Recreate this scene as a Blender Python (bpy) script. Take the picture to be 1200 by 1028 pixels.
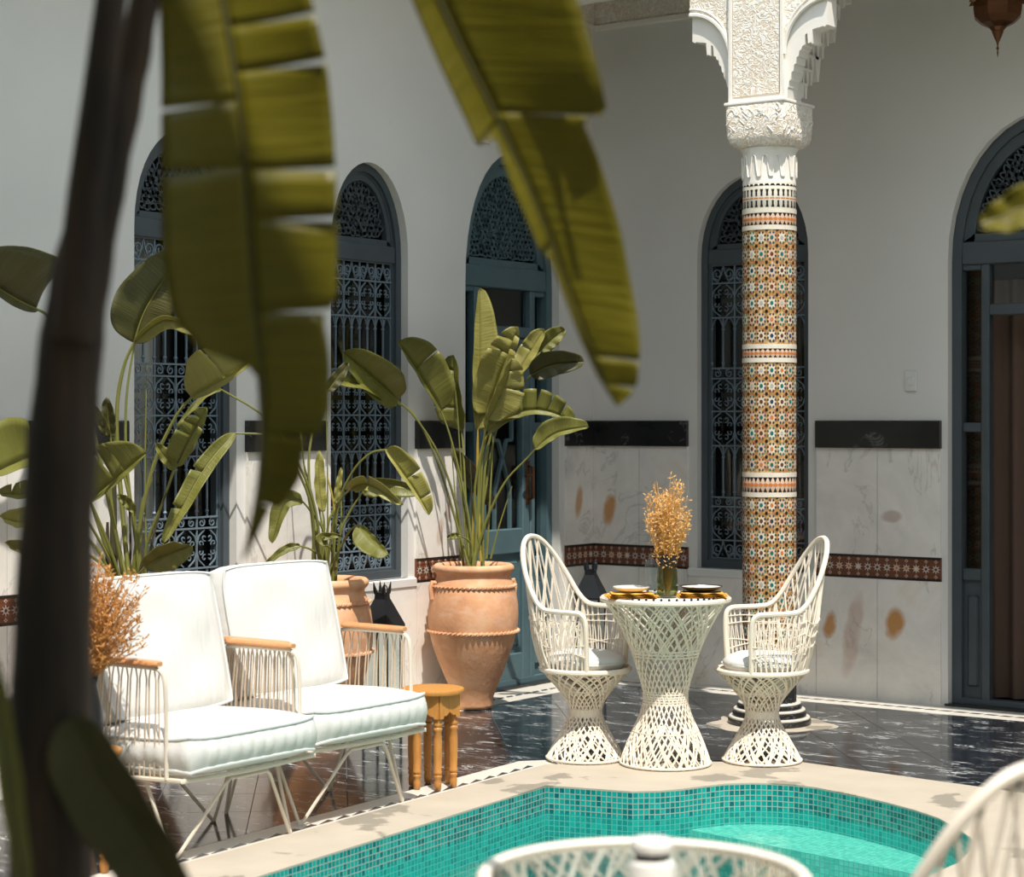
import bpy, bmesh, math, random
from mathutils import Vector, Matrix
from mathutils.geometry import tessellate_polygon
random.seed(7)
PI = math.pi
scene = bpy.context.scene
for o in list(bpy.data.objects):
    bpy.data.objects.remove(o)
COL = scene.collection

# ------------------------------------------------------------------ camera
# room frame: corner of the two walls at the origin, wall_left is x = 0, wall_back is y = 0,
# the courtyard lies at x > 0, y < 0
F_PX = 2350.0
HORIZON = 493.0
CAM = Vector((6.58, -9.885, 1.5))
RX = Vector((.8094, .5873, 0))
VW = Vector((-.5873, .8094, 0))
cam_d = bpy.data.cameras.new('camera')
cam_d.sensor_width = 36
cam_d.lens = F_PX / 1200 * 36
cam_d.shift_y = (HORIZON - 514) / 1200 * 1.0
cam_d.clip_start = .05
cam_d.dof.use_dof = True
cam_d.dof.focus_distance = 9.0
cam_d.dof.aperture_fstop = 3.6
cam = bpy.data.objects.new('camera', cam_d)
COL.objects.link(cam)
cam.location = CAM
cam.rotation_euler = VW.to_track_quat('-Z', 'Y').to_euler()
scene.camera = cam

# ------------------------------------------------------------------ light
world = bpy.data.worlds.new('world')
scene.world = world
world.use_nodes = True
bg = world.node_tree.nodes['Background']
bg.inputs[0].default_value = (.72, .85, 1.0, 1)
bg.inputs[1].default_value = 1.2
sun_d = bpy.data.lights.new('sun', 'SUN')
sun_d.energy = 4.3
sun_d.color = (1.0, .95, .875)
sun_d.angle = math.radians(.6)
sun = bpy.data.objects.new('sun', sun_d)
COL.objects.link(sun)
SUN = Vector((.38, -.30, 1.0)).normalized()
sun.rotation_euler = SUN.to_track_quat('Z', 'Y').to_euler()
sun.location = (4, -6, 9)
scene.view_settings.view_transform = 'Standard'
scene.view_settings.look = 'None'
scene.view_settings.gamma = 1
scene.view_settings.use_curve_mapping = False
scene.view_settings.exposure = 0.42


def at(px, py, D):
    """point at distance D along the viewing axis that is seen at picture position px, py"""
    X = (px - 600) / F_PX * D
    Z = -(py - HORIZON) / F_PX * D
    return CAM + RX * X + VW * D + Vector((0, 0, Z))


# ------------------------------------------------------------------ materials
MATS = {}


def lin(c):
    return tuple((v / 12.92 if v <= .04045 else ((v + .055) / 1.055) ** 2.4) for v in c)


def rgb(r, g, b):
    return lin((r / 255, g / 255, b / 255)) + (1,)


class NT:
    def __init__(s, name):
        s.m = bpy.data.materials.new(name)
        s.m.use_nodes = True
        s.t = s.m.node_tree
        s.t.nodes.clear()
        s.out = s.t.nodes.new('ShaderNodeOutputMaterial')

    def n(s, typ, **kw):
        nd = s.t.nodes.new('ShaderNode' + typ)
        for k, v in kw.items():
            if k.startswith('i_'):
                key = k[2:]
                key = int(key) if key.isdigit() else key.replace('_', ' ')
                if hasattr(v, 'is_linked'):
                    s.t.links.new(v, nd.inputs[key])
                else:
                    nd.inputs[key].default_value = v
            else:
                setattr(nd, k, v)
        return nd

    def l(s, a, b):
        s.t.links.new(a, b)

    def math(s, op, a, b=None, c=None, clamp=False):
        nd = s.t.nodes.new('ShaderNodeMath')
        nd.operation = op
        nd.use_clamp = clamp
        for i, v in enumerate((a, b, c)):
            if v is None:
                continue
            if hasattr(v, 'is_linked'):
                s.l(v, nd.inputs[i])
            else:
                nd.inputs[i].default_value = v
        return nd.outputs[0]

    def mix(s, f, a, b):
        nd = s.t.nodes.new('ShaderNodeMix')
        nd.data_type = 'RGBA'
        for v, i in ((f, 0), (a, 6), (b, 7)):
            if hasattr(v, 'is_linked'):
                s.l(v, nd.inputs[i])
            else:
                nd.inputs[i].default_value = v
        return nd.outputs[2]

    def ramp(s, f, stops):
        nd = s.t.nodes.new('ShaderNodeValToRGB')
        e = nd.color_ramp.elements
        while len(e) < len(stops):
            e.new(.5)
        for el, (p, c) in zip(e, stops):
            el.position = p
            el.color = c if len(c) == 4 else tuple(c) + (1,)
        s.l(f, nd.inputs[0])
        return nd.outputs[0]

    def noise(s, vec=None, scale=5, detail=3, rough=.5, dist=0):
        nd = s.n('TexNoise', i_Scale=scale, i_Detail=detail, i_Roughness=rough, i_Distortion=dist)
        if vec is not None:
            s.l(vec, nd.inputs['Vector'])
        return nd.outputs[0]

    def vec(s, kind='Object', scale=None, rot=None):
        if kind == 'Position':
            v = s.n('NewGeometry').outputs['Position']
        else:
            v = s.n('TexCoord').outputs[kind]
        if scale or rot:
            mp = s.n('Mapping')
            s.l(v, mp.inputs[0])
            if scale:
                mp.inputs['Scale'].default_value = scale
            if rot:
                mp.inputs['Rotation'].default_value = rot
            v = mp.outputs[0]
        return v

    def bump(s, h, strength=.3, dist=.01):
        nd = s.n('Bump', i_Strength=strength, i_Distance=dist)
        s.l(h, nd.inputs['Height'])
        return nd.outputs[0]

    def principled(s, color, rough=.5, metal=0, spec=.5, normal=None, **kw):
        nd = s.n('BsdfPrincipled')
        for k, v in (('Base Color', color), ('Roughness', rough), ('Metallic', metal), ('Specular IOR Level', spec)):
            if hasattr(v, 'is_linked'):
                s.l(v, nd.inputs[k])
            else:
                nd.inputs[k].default_value = v
        if normal is not None:
            s.l(normal, nd.inputs['Normal'])
        for k, v in kw.items():
            key = k.replace('_', ' ')
            if hasattr(v, 'is_linked'):
                s.l(v, nd.inputs[key])
            else:
                nd.inputs[key].default_value = v
        return nd

    def done(s, bsdf):
        s.l(bsdf.outputs[0], s.out.inputs[0])
        return s.m


def mat_plain(name, color, rough=.5, metal=0, spec=.5, vary=.08, scale=12, bump=.0):
    t = NT(name)
    v = t.vec('Position')
    ns = t.noise(v, scale, 3)
    dark = tuple(c * (1 - 2 * vary) for c in color[:3]) + (1,)
    c = t.mix(ns, dark, color)
    nm = t.bump(t.noise(v, scale * 6, 3), bump, .004) if bump else None
    m = t.done(t.principled(c, rough, metal, spec, nm))
    MATS[name] = m
    return m


def make_materials():
    # plaster
    t = NT('plaster')
    v = t.vec('Position')
    c = t.mix(t.noise(v, 1.6, 5), rgb(212, 209, 202), rgb(230, 226, 219))
    MATS['plaster'] = t.done(t.principled(c, .85, normal=t.bump(t.noise(v, 9, 6), .15, .01)))
    # grey white marble with veins and rust stains
    t = NT('marble_white')
    v = t.vec('Position')
    big = t.noise(v, 2.2, 6, .6, .6)
    c = t.ramp(big, [(.25, rgb(190, 187, 182)), (.45, rgb(226, 221, 212)), (.62, rgb(240, 234, 224)), (.8, rgb(226, 210, 186))])
    vn = t.noise(t.vec('Position', (1, 1, .6)), 3.2, 7, .6, 1.2)
    vein = t.math('SUBTRACT', 1, t.math('MULTIPLY', t.math('ABSOLUTE', t.math('SUBTRACT', vn, .5)), 55), clamp=True)
    mask = t.math('GREATER_THAN', t.noise(v, 2.7, 2), .52)
    c = t.mix(t.math('MULTIPLY', t.math('MULTIPLY', vein, mask), .28), c, rgb(108, 102, 100))
    # stains with a place of their own on the slabs
    dist = t.noise(v, 9, 3)
    for (x, y, z, rx, rz, k, col) in STAINS:
        sep = t.n('SeparateXYZ')
        t.l(v, sep.inputs[0])
        h = t.math('ADD', t.math('SUBTRACT', sep.outputs[0], x), t.math('SUBTRACT', sep.outputs[1], y))
        dz = t.math('SUBTRACT', sep.outputs[2], z)
        h = t.math('SUBTRACT', h, t.math('MULTIPLY', dz, .16))
        d = t.math('ADD', t.math('POWER', t.math('DIVIDE', h, rx * 1.35), 2), t.math('POWER', t.math('DIVIDE', dz, rz), 2))
        d = t.math('ADD', d, t.math('MULTIPLY', t.math('SUBTRACT', dist, .5), 2.2))
        f = t.math('MULTIPLY', t.math('SUBTRACT', 1.45, d, clamp=True), k, clamp=True)
        c = t.mix(f, c, col)
    MATS['marble_white'] = t.done(t.principled(c, .32, spec=.4))
    # dark green black marble of the rail
    t = NT('marble_dark')
    v = t.vec('Position', (1, 1, 1.5))
    vn = t.noise(v, 4, 7, .6, 1.5)
    vein = t.math('SUBTRACT', 1, t.math('MULTIPLY', t.math('ABSOLUTE', t.math('SUBTRACT', vn, .5)), 60), clamp=True)
    mask = t.math('GREATER_THAN', t.noise(v, 3, 2), .55)
    c = t.mix(t.math('MULTIPLY', t.math('MULTIPLY', vein, mask), .35), t.mix(t.noise(v, 6), rgb(24, 25, 25), rgb(44, 44, 42)), rgb(150, 150, 145))
    MATS['marble_dark'] = t.done(t.principled(c, .25))
    # black floor marble with white veins
    t = NT('marble_black')
    v0 = t.vec('Position')
    base = t.mix(t.noise(v0, 2.5, 5), rgb(20, 22, 27), rgb(42, 46, 52))
    f = None
    for (sc, ang, s, th, w, k) in ((( 1.0, 4.5, 1), .62, 2.6, .52, 60, 1.3), ((1.0, 3.2, 1), 1.0, 4.5, .55, 55, 1.1), ((1.2, 7, 1), .35, 3.0, .54, 50, 1.0)):
        v = t.vec('Position', sc, (0, 0, ang))
        vn = t.noise(v, s, 5, .6, .9)
        vein = t.math('SUBTRACT', 1, t.math('MULTIPLY', t.math('ABSOLUTE', t.math('SUBTRACT', vn, .5)), w), clamp=True)
        msk = t.math('MULTIPLY', t.math('SUBTRACT', t.noise(t.vec('Position', (1, 2.2, 1), (0, 0, ang)), 3.1, 4), th), 9, clamp=True)
        g = t.math('MULTIPLY', t.math('MULTIPLY', vein, msk), k)
        f = g if f is None else t.math('MAXIMUM', f, g)
    c = t.mix(f, base, rgb(214, 214, 212))
    MATS['marble_black'] = t.done(t.principled(c, t.math('ADD', t.math('MULTIPLY', t.noise(v0, 5, 4), .10), .06), spec=.28))
    mat_plain('grout', rgb(96, 98, 98), .8)
    mat_plain('border_white', rgb(214, 208, 196), .35, vary=.06)
    mat_plain('inlay_black', rgb(44, 48, 54), .25)
    # travertine coping with darker worn patches
    t = NT('coping_stone')
    v = t.vec('Position')
    c = t.mix(t.noise(v, 5, 6), rgb(166, 155, 138), rgb(190, 178, 160))
    pt = t.noise(t.vec('Position', (1, 1.0, 1)), 2.6, 6, .55, .3)
    f = t.math('MULTIPLY', t.math('SUBTRACT', pt, .57), 40, clamp=True)
    c = t.mix(t.math('MULTIPLY', f, .72), c, rgb(118, 112, 100))
    MATS['coping_stone'] = t.done(t.principled(c, .6, normal=t.bump(t.noise(v, 30, 5), .25, .006)))
    # pool mosaic: 25 mm glass tiles
    for nm, cs in (('pool_tile', ((0, 94, 98), (4, 136, 130), (22, 160, 150))), ('pool_tile_pale', ((120, 190, 172), (150, 210, 192), (170, 224, 206)))):
        t = NT(nm)
        uv = t.vec('UV')
        sc = t.n('VectorMath', operation='SCALE')
        t.l(uv, sc.inputs[0])
        sc.inputs['Scale'].default_value = 1 / .0225
        fl = t.n('VectorMath', operation='FLOOR')
        t.l(sc.outputs[0], fl.inputs[0])
        fr = t.n('VectorMath', operation='FRACTION')
        t.l(sc.outputs[0], fr.inputs[0])
        wn = t.n('TexWhiteNoise', noise_dimensions='2D')
        t.l(fl.outputs[0], wn.inputs['Vector'])
        sep = t.n('SeparateXYZ')
        t.l(fr.outputs[0], sep.inputs[0])
        e = None
        for o in (0, 1):
            d = t.math('ABSOLUTE', t.math('SUBTRACT', sep.outputs[o], .5))
            e = d if e is None else t.math('MAXIMUM', e, d)
        g = t.math('GREATER_THAN', e, .42)
        c = t.ramp(wn.outputs[0], [(0, rgb(*cs[0])), (.45, rgb(*cs[1])), (1, rgb(*cs[2]))])
        c = t.mix(g, c, rgb(150, 168, 160))
        MATS[nm] = t.done(t.principled(c, .22, normal=t.bump(t.math('SUBTRACT', 1, g), .5, .003)))
    # water: clear tinted surface with ripples
    t = NT('water')
    v = t.vec('Position')
    nmx = t.bump(t.noise(v, 7, 3, .5, .5), .16, .03)
    tr = t.n('BsdfTransparent', i_0=(.66, .97, .93, 1))
    gl = t.n('BsdfGlossy', i_Roughness=.03)
    t.l(nmx, gl.inputs['Normal'])
    fr = t.n('LayerWeight', i_Blend=.5)
    t.l(nmx, fr.inputs['Normal'])
    df = t.n('BsdfDiffuse', i_0=(.01, .52, .45, 1))
    m0 = t.n('MixShader', i_0=.17)
    t.l(tr.outputs[0], m0.inputs[1])
    t.l(df.outputs[0], m0.inputs[2])
    mx = t.n('MixShader')
    t.l(t.math('ADD', t.math('MULTIPLY', t.math('POWER', fr.outputs['Facing'], 5), .35), .02), mx.inputs[0])
    t.l(m0.outputs[0], mx.inputs[1])
    t.l(gl.outputs[0], mx.inputs[2])
    MATS['water'] = t.done(mx)
    # painted joinery
    t = NT('blue_paint')
    v = t.vec('Position')
    c = t.mix(t.noise(v, 7, 5), rgb(60, 67, 71), rgb(76, 85, 90))
    MATS['blue_paint'] = t.done(t.principled(c, .45, normal=t.bump(t.noise(v, 40, 3), .1, .004)))
    t = NT('teal_paint')
    c = t.mix(t.noise(v := t.vec('Position'), 7, 5), rgb(70, 92, 98), rgb(88, 112, 118))
    MATS['teal_paint'] = t.done(t.principled(c, .42, normal=t.bump(t.noise(v, 40, 3), .1, .004)))
    mat_plain('iron_blue', rgb(112, 128, 138), .5)
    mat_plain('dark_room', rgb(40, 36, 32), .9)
    mat_plain('curtain_pale', rgb(196, 184, 172), .9)
    mat_plain('curtain_brown', rgb(96, 74, 60), .9)
    for nm, tint, k in (('glass', (.93, .96, .96, 1), 1.0), ('glass_green', (.66, .70, .52, 1), 1.0)):
        t = NT(nm)
        tr = t.n('BsdfTransparent', i_0=tint)
        gl = t.n('BsdfGlossy', i_Roughness=.02)
        fr = t.n('LayerWeight', i_Blend=.5)
        mx = t.n('MixShader')
        t.l(t.math('ADD', t.math('MULTIPLY', t.math('POWER', fr.outputs['Facing'], 5), .9), .04), mx.inputs[0])
        t.l(tr.outputs[0], mx.inputs[1])
        t.l(gl.outputs[0], mx.inputs[2])
        MATS[nm] = t.done(mx)
    # terracotta
    t = NT('terracotta')
    v = t.vec('Position')
    c = t.ramp(t.noise(v, 5, 6, .6), [(.25, rgb(192, 136, 98)), (.5, rgb(218, 162, 120)), (.75, rgb(234, 188, 148))])
    c = t.mix(t.math('MULTIPLY', t.math('SUBTRACT', t.noise(t.vec('Position', (1, 1, 2)), 11, 5), .52), 3, clamp=True), c, rgb(224, 186, 158))
    MATS['terracotta'] = t.done(t.principled(c, .82, normal=t.bump(t.noise(v, 45, 5), .3, .006)))
    mat_plain('soil', rgb(62, 48, 38), .95, bump=.5)
    # leaves
    for nm, a, b, tr in (('leaf', (86, 90, 34), (138, 134, 62), .22), ('leaf_pale', (128, 124, 56), (172, 164, 92), .24),
                         ('leaf_dark', (60, 60, 30), (94, 90, 46), .14), ('leaf_banana', (84, 80, 4), (132, 122, 10), .34)):
        t = NT(nm)
        uv = t.vec('UV')
        v = t.vec('Position')
        st = t.noise(t.vec('UV', (26, .6, 1)), 3, 3)
        c = t.mix(t.math('ADD', t.math('MULTIPLY', st, .6), t.math('MULTIPLY', t.noise(v, 6, 3), .5)), rgb(*a), rgb(*b))
        nmx = t.bump(st, .35, .01)
        p = t.principled(c, .42, normal=nmx)
        tl = t.n('BsdfTranslucent')
        hs = t.n('HueSaturation', i_Saturation=1.15, i_Value=1.35)
        t.l(c, hs.inputs['Color'])
        t.l(hs.outputs[0], tl.inputs[0])
        t.l(nmx, tl.inputs['Normal'])
        mx = t.n('MixShader', i_0=tr)
        t.l(p.outputs[0], mx.inputs[1])
        t.l(tl.outputs[0], mx.inputs[2])
        MATS[nm] = t.done(mx)
    mat_plain('stem', rgb(128, 128, 62), .5, vary=.15)
    mat_plain('stem_yellow', rgb(176, 152, 60), .5, vary=.15)
    mat_plain('stem_dark', rgb(70, 66, 38), .6, vary=.15)
    t = NT('trunk')
    v = t.vec('Position', (6, 6, 1))
    c = t.ramp(t.noise(v, 3, 5), [(.3, rgb(30, 25, 16)), (.55, rgb(58, 45, 30)), (.8, rgb(88, 68, 44))])
    MATS['trunk'] = t.done(t.principled(c, .8, normal=t.bump(t.noise(v, 8, 4), .5, .01)))
    mat_plain('resin_white', rgb(234, 222, 204), .45, vary=.04)
    t = NT('cushion_white')
    v = t.vec('Object')
    c = t.mix(t.noise(v, 4), rgb(206, 204, 198), rgb(216, 214, 208))
    MATS['cushion_white'] = t.done(t.principled(c, .9, normal=t.bump(t.math('ADD', t.noise(t.vec('Object', (1, 5, 1)), 5, 3), t.math('MULTIPLY', t.noise(v, 160, 1), .06)), .35, .02)))
    mat_plain('piping', rgb(206, 208, 204), .85, vary=.03)
    mat_plain('wire_cream', rgb(222, 210, 192), .45, vary=.04)
    mat_plain('cord_cream', rgb(212, 190, 164), .8, vary=.1)
    for nm, a, b in (('wood_arm', (188, 124, 76), (222, 164, 114)), ('wood_honey', (168, 108, 46), (206, 148, 76))):
        t = NT(nm)
        v = t.vec('Object', (1.5, 9, 1.5) if nm == 'wood_arm' else (9, 9, 1.4))
        ns = t.noise(v, 9, 4, .6, .8)
        c = t.mix(ns, rgb(*a), rgb(*b))
        MATS[nm] = t.done(t.principled(c, .45, normal=t.bump(ns, .15, .004)))
    mat_plain('black_metal', rgb(34, 38, 42), .4, .3)
    mat_plain('copper', rgb(116, 78, 52), .35, .9, vary=.25)
    mat_plain('straw', rgb(228, 168, 82), .8, vary=.15, scale=60)
    mat_plain('straw_pale', rgb(240, 188, 116), .8, vary=.12, scale=60)
    mat_plain('grass_dry', rgb(216, 150, 78), .85, vary=.25, scale=40)
    mat_plain('napkin_yellow', rgb(232, 172, 62), .9, vary=.1)
    mat_plain('ceramic_white', rgb(236, 232, 224), .25, vary=.02)
    mat_plain('ceramic_dark', rgb(34, 32, 32), .3)
    mat_plain('pompom_black', rgb(24, 24, 26), .9)
    mat_plain('switch_plastic', rgb(222, 220, 214), .4, vary=.02)
    # carved stucco
    for nm, sc in (('stucco_carved', 26), ('stucco_frieze', 34)):
        t = NT(nm)
        v = t.vec('Position')
        a = t.noise(v, sc, 2, .5, 1.6)
        b = t.math('ABSOLUTE', t.math('SUBTRACT', a, .5))
        h = t.math('MULTIPLY', b, 9, clamp=True)
        c = t.mix(h, rgb(226, 206, 180), rgb(244, 239, 230))
        MATS[nm] = t.done(t.principled(c, .85, normal=t.bump(h, .38, .009)))
    mat_plain('stucco', rgb(240, 234, 223), .85, vary=.03)
    # zellige glazes
    for nm, c in (('z_white', (226, 214, 192)), ('z_pink', (222, 190, 164)), ('z_teal', (0, 116, 110)), ('z_blue', (24, 66, 96)), ('z_black', (34, 30, 28)),
                  ('z_brown', (104, 62, 40)), ('z_orange', (206, 124, 60)), ('z_grey', (176, 176, 168)), ('z_cream', (232, 224, 206))):
        mat_plain(nm, rgb(*c), .3, vary=.1, scale=30)
    t = NT('z_ochre')
    v = t.vec('Position')
    c = t.ramp(t.noise(v, 55, 1), [(.35, rgb(168, 114, 78)), (.5, rgb(172, 136, 76)), (.65, rgb(204, 174, 132))])
    MATS['z_ochre'] = t.done(t.principled(c, .35))
    mat_plain('z_dark_red', rgb(122, 72, 48), .35, vary=.15, scale=40)


O_ = rgb(196, 132, 52)
O2 = rgb(186, 140, 108)
STAINS = [(.105, 0, .975, .03, .085, .85, O_), (0, -.155, 1.03, .026, .09, .75, O_), (1.545, 0, .385, .028, .075, .85, O_), (1.93, 0, .415, .04, .08, .9, O_),
          (1.905, 0, .985, .045, .03, .5, rgb(160, 128, 110)), (1.68, 0, .35, .035, .22, .4, O2), (.62, 0, .35, .06, .22, .35, O2),
          (0, -1.47, .92, .02, .07, .45, O2), (0, -1.40, 1.02, .015, .05, .45, rgb(170, 110, 80))]
make_materials()
M = MATS


# ------------------------------------------------------------------ mesh helpers
class MB:
    """collects shapes, then builds ONE mesh object"""

    def __init__(s):
        s.v, s.f, s.mi, s.uv, s.cur = [], [], [], {}, 0

    def add(s, vs, fs, uvs=None):
        b = len(s.v)
        s.v += [tuple(p) for p in vs]
        for f in fs:
            if uvs is not None:
                s.uv[len(s.f)] = [uvs[i] for i in f]
            s.f.append([b + i for i in f])
            s.mi.append(s.cur)
        return s

    def box(s, x0, x1, y0, y1, z0, z1):
        vs = [(x, y, z) for z in (z0, z1) for y in (y0, y1) for x in (x0, x1)]
        s.add(vs, [(0, 2, 3, 1), (4, 5, 7, 6), (0, 1, 5, 4), (1, 3, 7, 5), (3, 2, 6, 7), (2, 0, 4, 6)])
        return s

    def bbox(s, x0, x1, y0, y1, z0, z1, b=.01):
        """box with chamfered vertical and horizontal edges (rings)"""
        def ring(z, i):
            return [(x0 + i + b, y0 + i, z), (x1 - i - b, y0 + i, z), (x1 - i, y0 + i + b, z), (x1 - i, y1 - i - b, z), (x1 - i - b, y1 - i, z), (x0 + i + b, y1 - i, z), (x0 + i, y1 - i - b, z), (x0 + i, y0 + i + b, z)]
        rs = [ring(z0, b), ring(z0 + b, 0), ring(z1 - b, 0), ring(z1, b)]
        vs = sum(rs, [])
        fs = [tuple(range(7, -1, -1)), tuple(range(24, 32))]
        for k in range(3):
            for i in range(8):
                j = (i + 1) % 8
                fs.append((k * 8 + i, k * 8 + j, k * 8 + 8 + j, k * 8 + 8 + i))
        return s.add(vs, fs)

    def prism(s, poly, a0, a1, fn, holes=()):
        """2D polygon (with holes) extruded from a0 to a1; fn(u, v, a) -> xyz"""
        loops = [list(poly)] + [list(h) for h in holes]
        flat = [p for lp in loops for p in lp]
        tris = tessellate_polygon([[Vector((p[0], p[1], 0)) for p in lp] for lp in loops])
        n = len(flat)
        vs = [fn(u, v, a0) for u, v in flat] + [fn(u, v, a1) for u, v in flat]
        fs = []
        for t in tris:
            fs.append(tuple(t))
            fs.append(tuple(i + n for i in reversed(t)))
        k = 0
        for lp in loops:
            m = len(lp)
            for i in range(m):
                j = (i + 1) % m
                fs.append((k + i, k + j, n + k + j, n + k + i))
            k += m
        return s.add(vs, fs)

    def tube(s, pts, r, seg=6, closed=False, cap=True):
        pts = [Vector(p) for p in pts]
        n = len(pts)
        rad = r if isinstance(r, (list, tuple)) else [r] * n
        vs = []
        up = None
        for i, p in enumerate(pts):
            a = pts[(i - 1) % n] if (closed or i > 0) else p
            b = pts[(i + 1) % n] if (closed or i < n - 1) else p
            t = (b - a)
            t = t.normalized() if t.length > 1e-9 else Vector((0, 0, 1))
            if up is None:
                up = Vector((0, 0, 1)) if abs(t.z) < .9 else Vector((1, 0, 0))
            sd = t.cross(up)
            if sd.length < 1e-6:
                sd = t.cross(Vector((1, .3, .2)))
            sd.normalize()
            up = sd.cross(t).normalized()
            for k in range(seg):
                an = 2 * PI * k / seg + PI / seg
                vs.append(p + sd * math.cos(an) * rad[i] + up * math.sin(an) * rad[i])
        fs = []
        for i in range(n if closed else n - 1):
            j = (i + 1) % n
            for k in range(seg):
                l = (k + 1) % seg
                fs.append((i * seg + k, i * seg + l, j * seg + l, j * seg + k))
        if cap and not closed:
            fs.append(tuple(range(seg - 1, -1, -1)))
            fs.append(tuple((n - 1) * seg + k for k in range(seg)))
        return s.add(vs, fs)

    def lathe(s, prof, seg=32, cx=0, cy=0, wob=None, capb=True, capt=True):
        vs, fs = [], []
        for i, (r, z) in enumerate(prof):
            for k in range(seg):
                a = 2 * PI * k / seg
                rr = r + (wob(a, z) if wob else 0)
                vs.append((cx + rr * math.cos(a), cy + rr * math.sin(a), z))
        for i in range(len(prof) - 1):
            for k in range(seg):
                l = (k + 1) % seg
                fs.append((i * seg + k, i * seg + l, (i + 1) * seg + l, (i + 1) * seg + k))
        if capb:
            fs.append(tuple(range(seg - 1, -1, -1)))
        if capt:
            fs.append(tuple((len(prof) - 1) * seg + k for k in range(seg)))
        return s.add(vs, fs)

    def build(s, name, mats, parent=None, smooth=False, loc=None, rotz=None):
        me = bpy.data.meshes.new(name)
        me.from_pydata(s.v, [], s.f)
        if not isinstance(mats, (list, tuple)):
            mats = [mats]
        for m in mats:
            me.materials.append(MATS[m] if isinstance(m, str) else m)
        if len(mats) > 1:
            for p, i in zip(me.polygons, s.mi):
                p.material_index = i
        if s.uv:
            ul = me.uv_layers.new(name='UVMap')
            for p in me.polygons:
                u = s.uv.get(p.index)
                if u:
                    for li, c in zip(p.loop_indices, u):
                        ul.data[li].uv = c
        if smooth:
            me.shade_smooth()
            if smooth != 'all':
                me.set_sharp_from_angle(angle=math.radians(40))
        me.update()
        return link(name, me, parent, loc, rotz)


def link(name, me, parent=None, loc=None, rotz=None):
    o = bpy.data.objects.new(name, me)
    COL.objects.link(o)
    if parent is not None:
        o.parent = parent
    if loc is not None:
        o.location = loc
    if rotz is not None:
        o.rotation_euler = (0, 0, rotz)
    return o


def tag(o, label, cat=None, group=None, kind=None):
    o['label'] = label
    if cat:
        o['category'] = cat
    if group:
        o['group'] = group
    if kind:
        o['kind'] = kind
    return o


def thing(name, label, cat, loc=(0, 0, 0), rotz=0, group=None):
    o = bpy.data.objects.new(name, None)
    o.empty_display_size = .1
    COL.objects.link(o)
    o.location = loc
    o.rotation_euler = (0, 0, rotz)
    return tag(o, label, cat, group)


def dup(root, loc, rotz, label, group=None):
    r = root.copy()
    COL.objects.link(r)
    r.location = loc
    r.rotation_euler = (0, 0, rotz)
    r['label'] = label
    if group:
        r['group'] = group
    for ch in list(root.children):
        c = ch.copy()
        COL.objects.link(c)
        c.parent = r
        for g in list(ch.children):
            d = g.copy()
            COL.objects.link(d)
            d.parent = c
    return r


def catmull(pts, n=6, closed=False):
    pts = [Vector(p) for p in pts]
    m = len(pts)
    out = []
    rng = m if closed else m - 1
    for i in range(rng):
        if closed:
            p0, p1, p2, p3 = pts[(i - 1) % m], pts[i], pts[(i + 1) % m], pts[(i + 2) % m]
        else:
            p0, p1, p2, p3 = pts[max(i - 1, 0)], pts[i], pts[i + 1], pts[min(i + 2, m - 1)]
        for k in range(n):
            t = k / n
            out.append(.5 * ((2 * p1) + (-p0 + p2) * t + (2 * p0 - 5 * p1 + 4 * p2 - p3) * t * t + (-p0 + 3 * p1 - 3 * p2 + p3) * t ** 3))
    if not closed:
        out.append(pts[-1])
    return out


def arch(cx, hw, zb, zs, rise, n=20):
    """outline of an arched opening, counter clockwise from bottom left"""
    p = [(cx - hw, zb), (cx + hw, zb)]
    for k in range(n + 1):
        a = PI * k / n
        ex = math.cos(a)
        p.append((cx + hw * ex, zs + rise * math.sin(a) ** .94))
    return p


ID3 = lambda u, v, a: (u, a, v)      # local wall frame: u along, a into the wall, v up

# ================================================================== STRUCTURE
WALL_TOP = 4.2
# openings: (centre along the wall, half width, bottom, springing, rise)
W1 = (-3.345, .325, .66, 2.36, .47)
W2 = (-2.045, .305, .68, 2.35, .465)
D1 = (-.80, .447, 0.0, 2.25, .74)
W3 = (1.067, .354, .66, 2.42, .465)
D2 = (2.79, .55, 0.0, 2.33, .76)
LEFT_OPEN = [W1, W2, D1]
RIGHT_OPEN = [W3, D2]
WL = PI / 2          # left wall: local x -> room y, local y (into the wall) -> room -x


def wall(name, u0, u1, opens, rot, label):
    mb = MB()
    mb.prism([(u0, -.1), (u1, -.1), (u1, WALL_TOP), (u0, WALL_TOP)], 0, .14, ID3, [arch(*o) for o in opens])
    o = mb.build(name, 'plaster', rotz=rot)
    return tag(o, label, 'wall', kind='structure')


wall_left = wall('wall_left', -11.6, 0.0, LEFT_OPEN, WL, 'white plaster wall on the left with two grilled windows and a teal door')
wall_back = wall('wall_back', -.14, 9.2, RIGHT_OPEN, 0, 'white plaster wall behind the mosaic column, in shade')
for nm, bx, lb in (('wall_right', (9.2, 9.34, -11.6, .14, -.1, 8.0), 'unseen white plaster wall closing the courtyard on the right, raised to cut low sky light'),
                   ('wall_front', (-.14, 9.34, -11.74, -11.6, -.1, 8.0), 'unseen white plaster wall closing the courtyard behind the viewer, raised to cut low sky light')):
    tag(MB().box(*bx).build(nm, 'plaster'), lb, 'wall', kind='structure')  # out of view, built tall to limit sky light in the gallery
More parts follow.
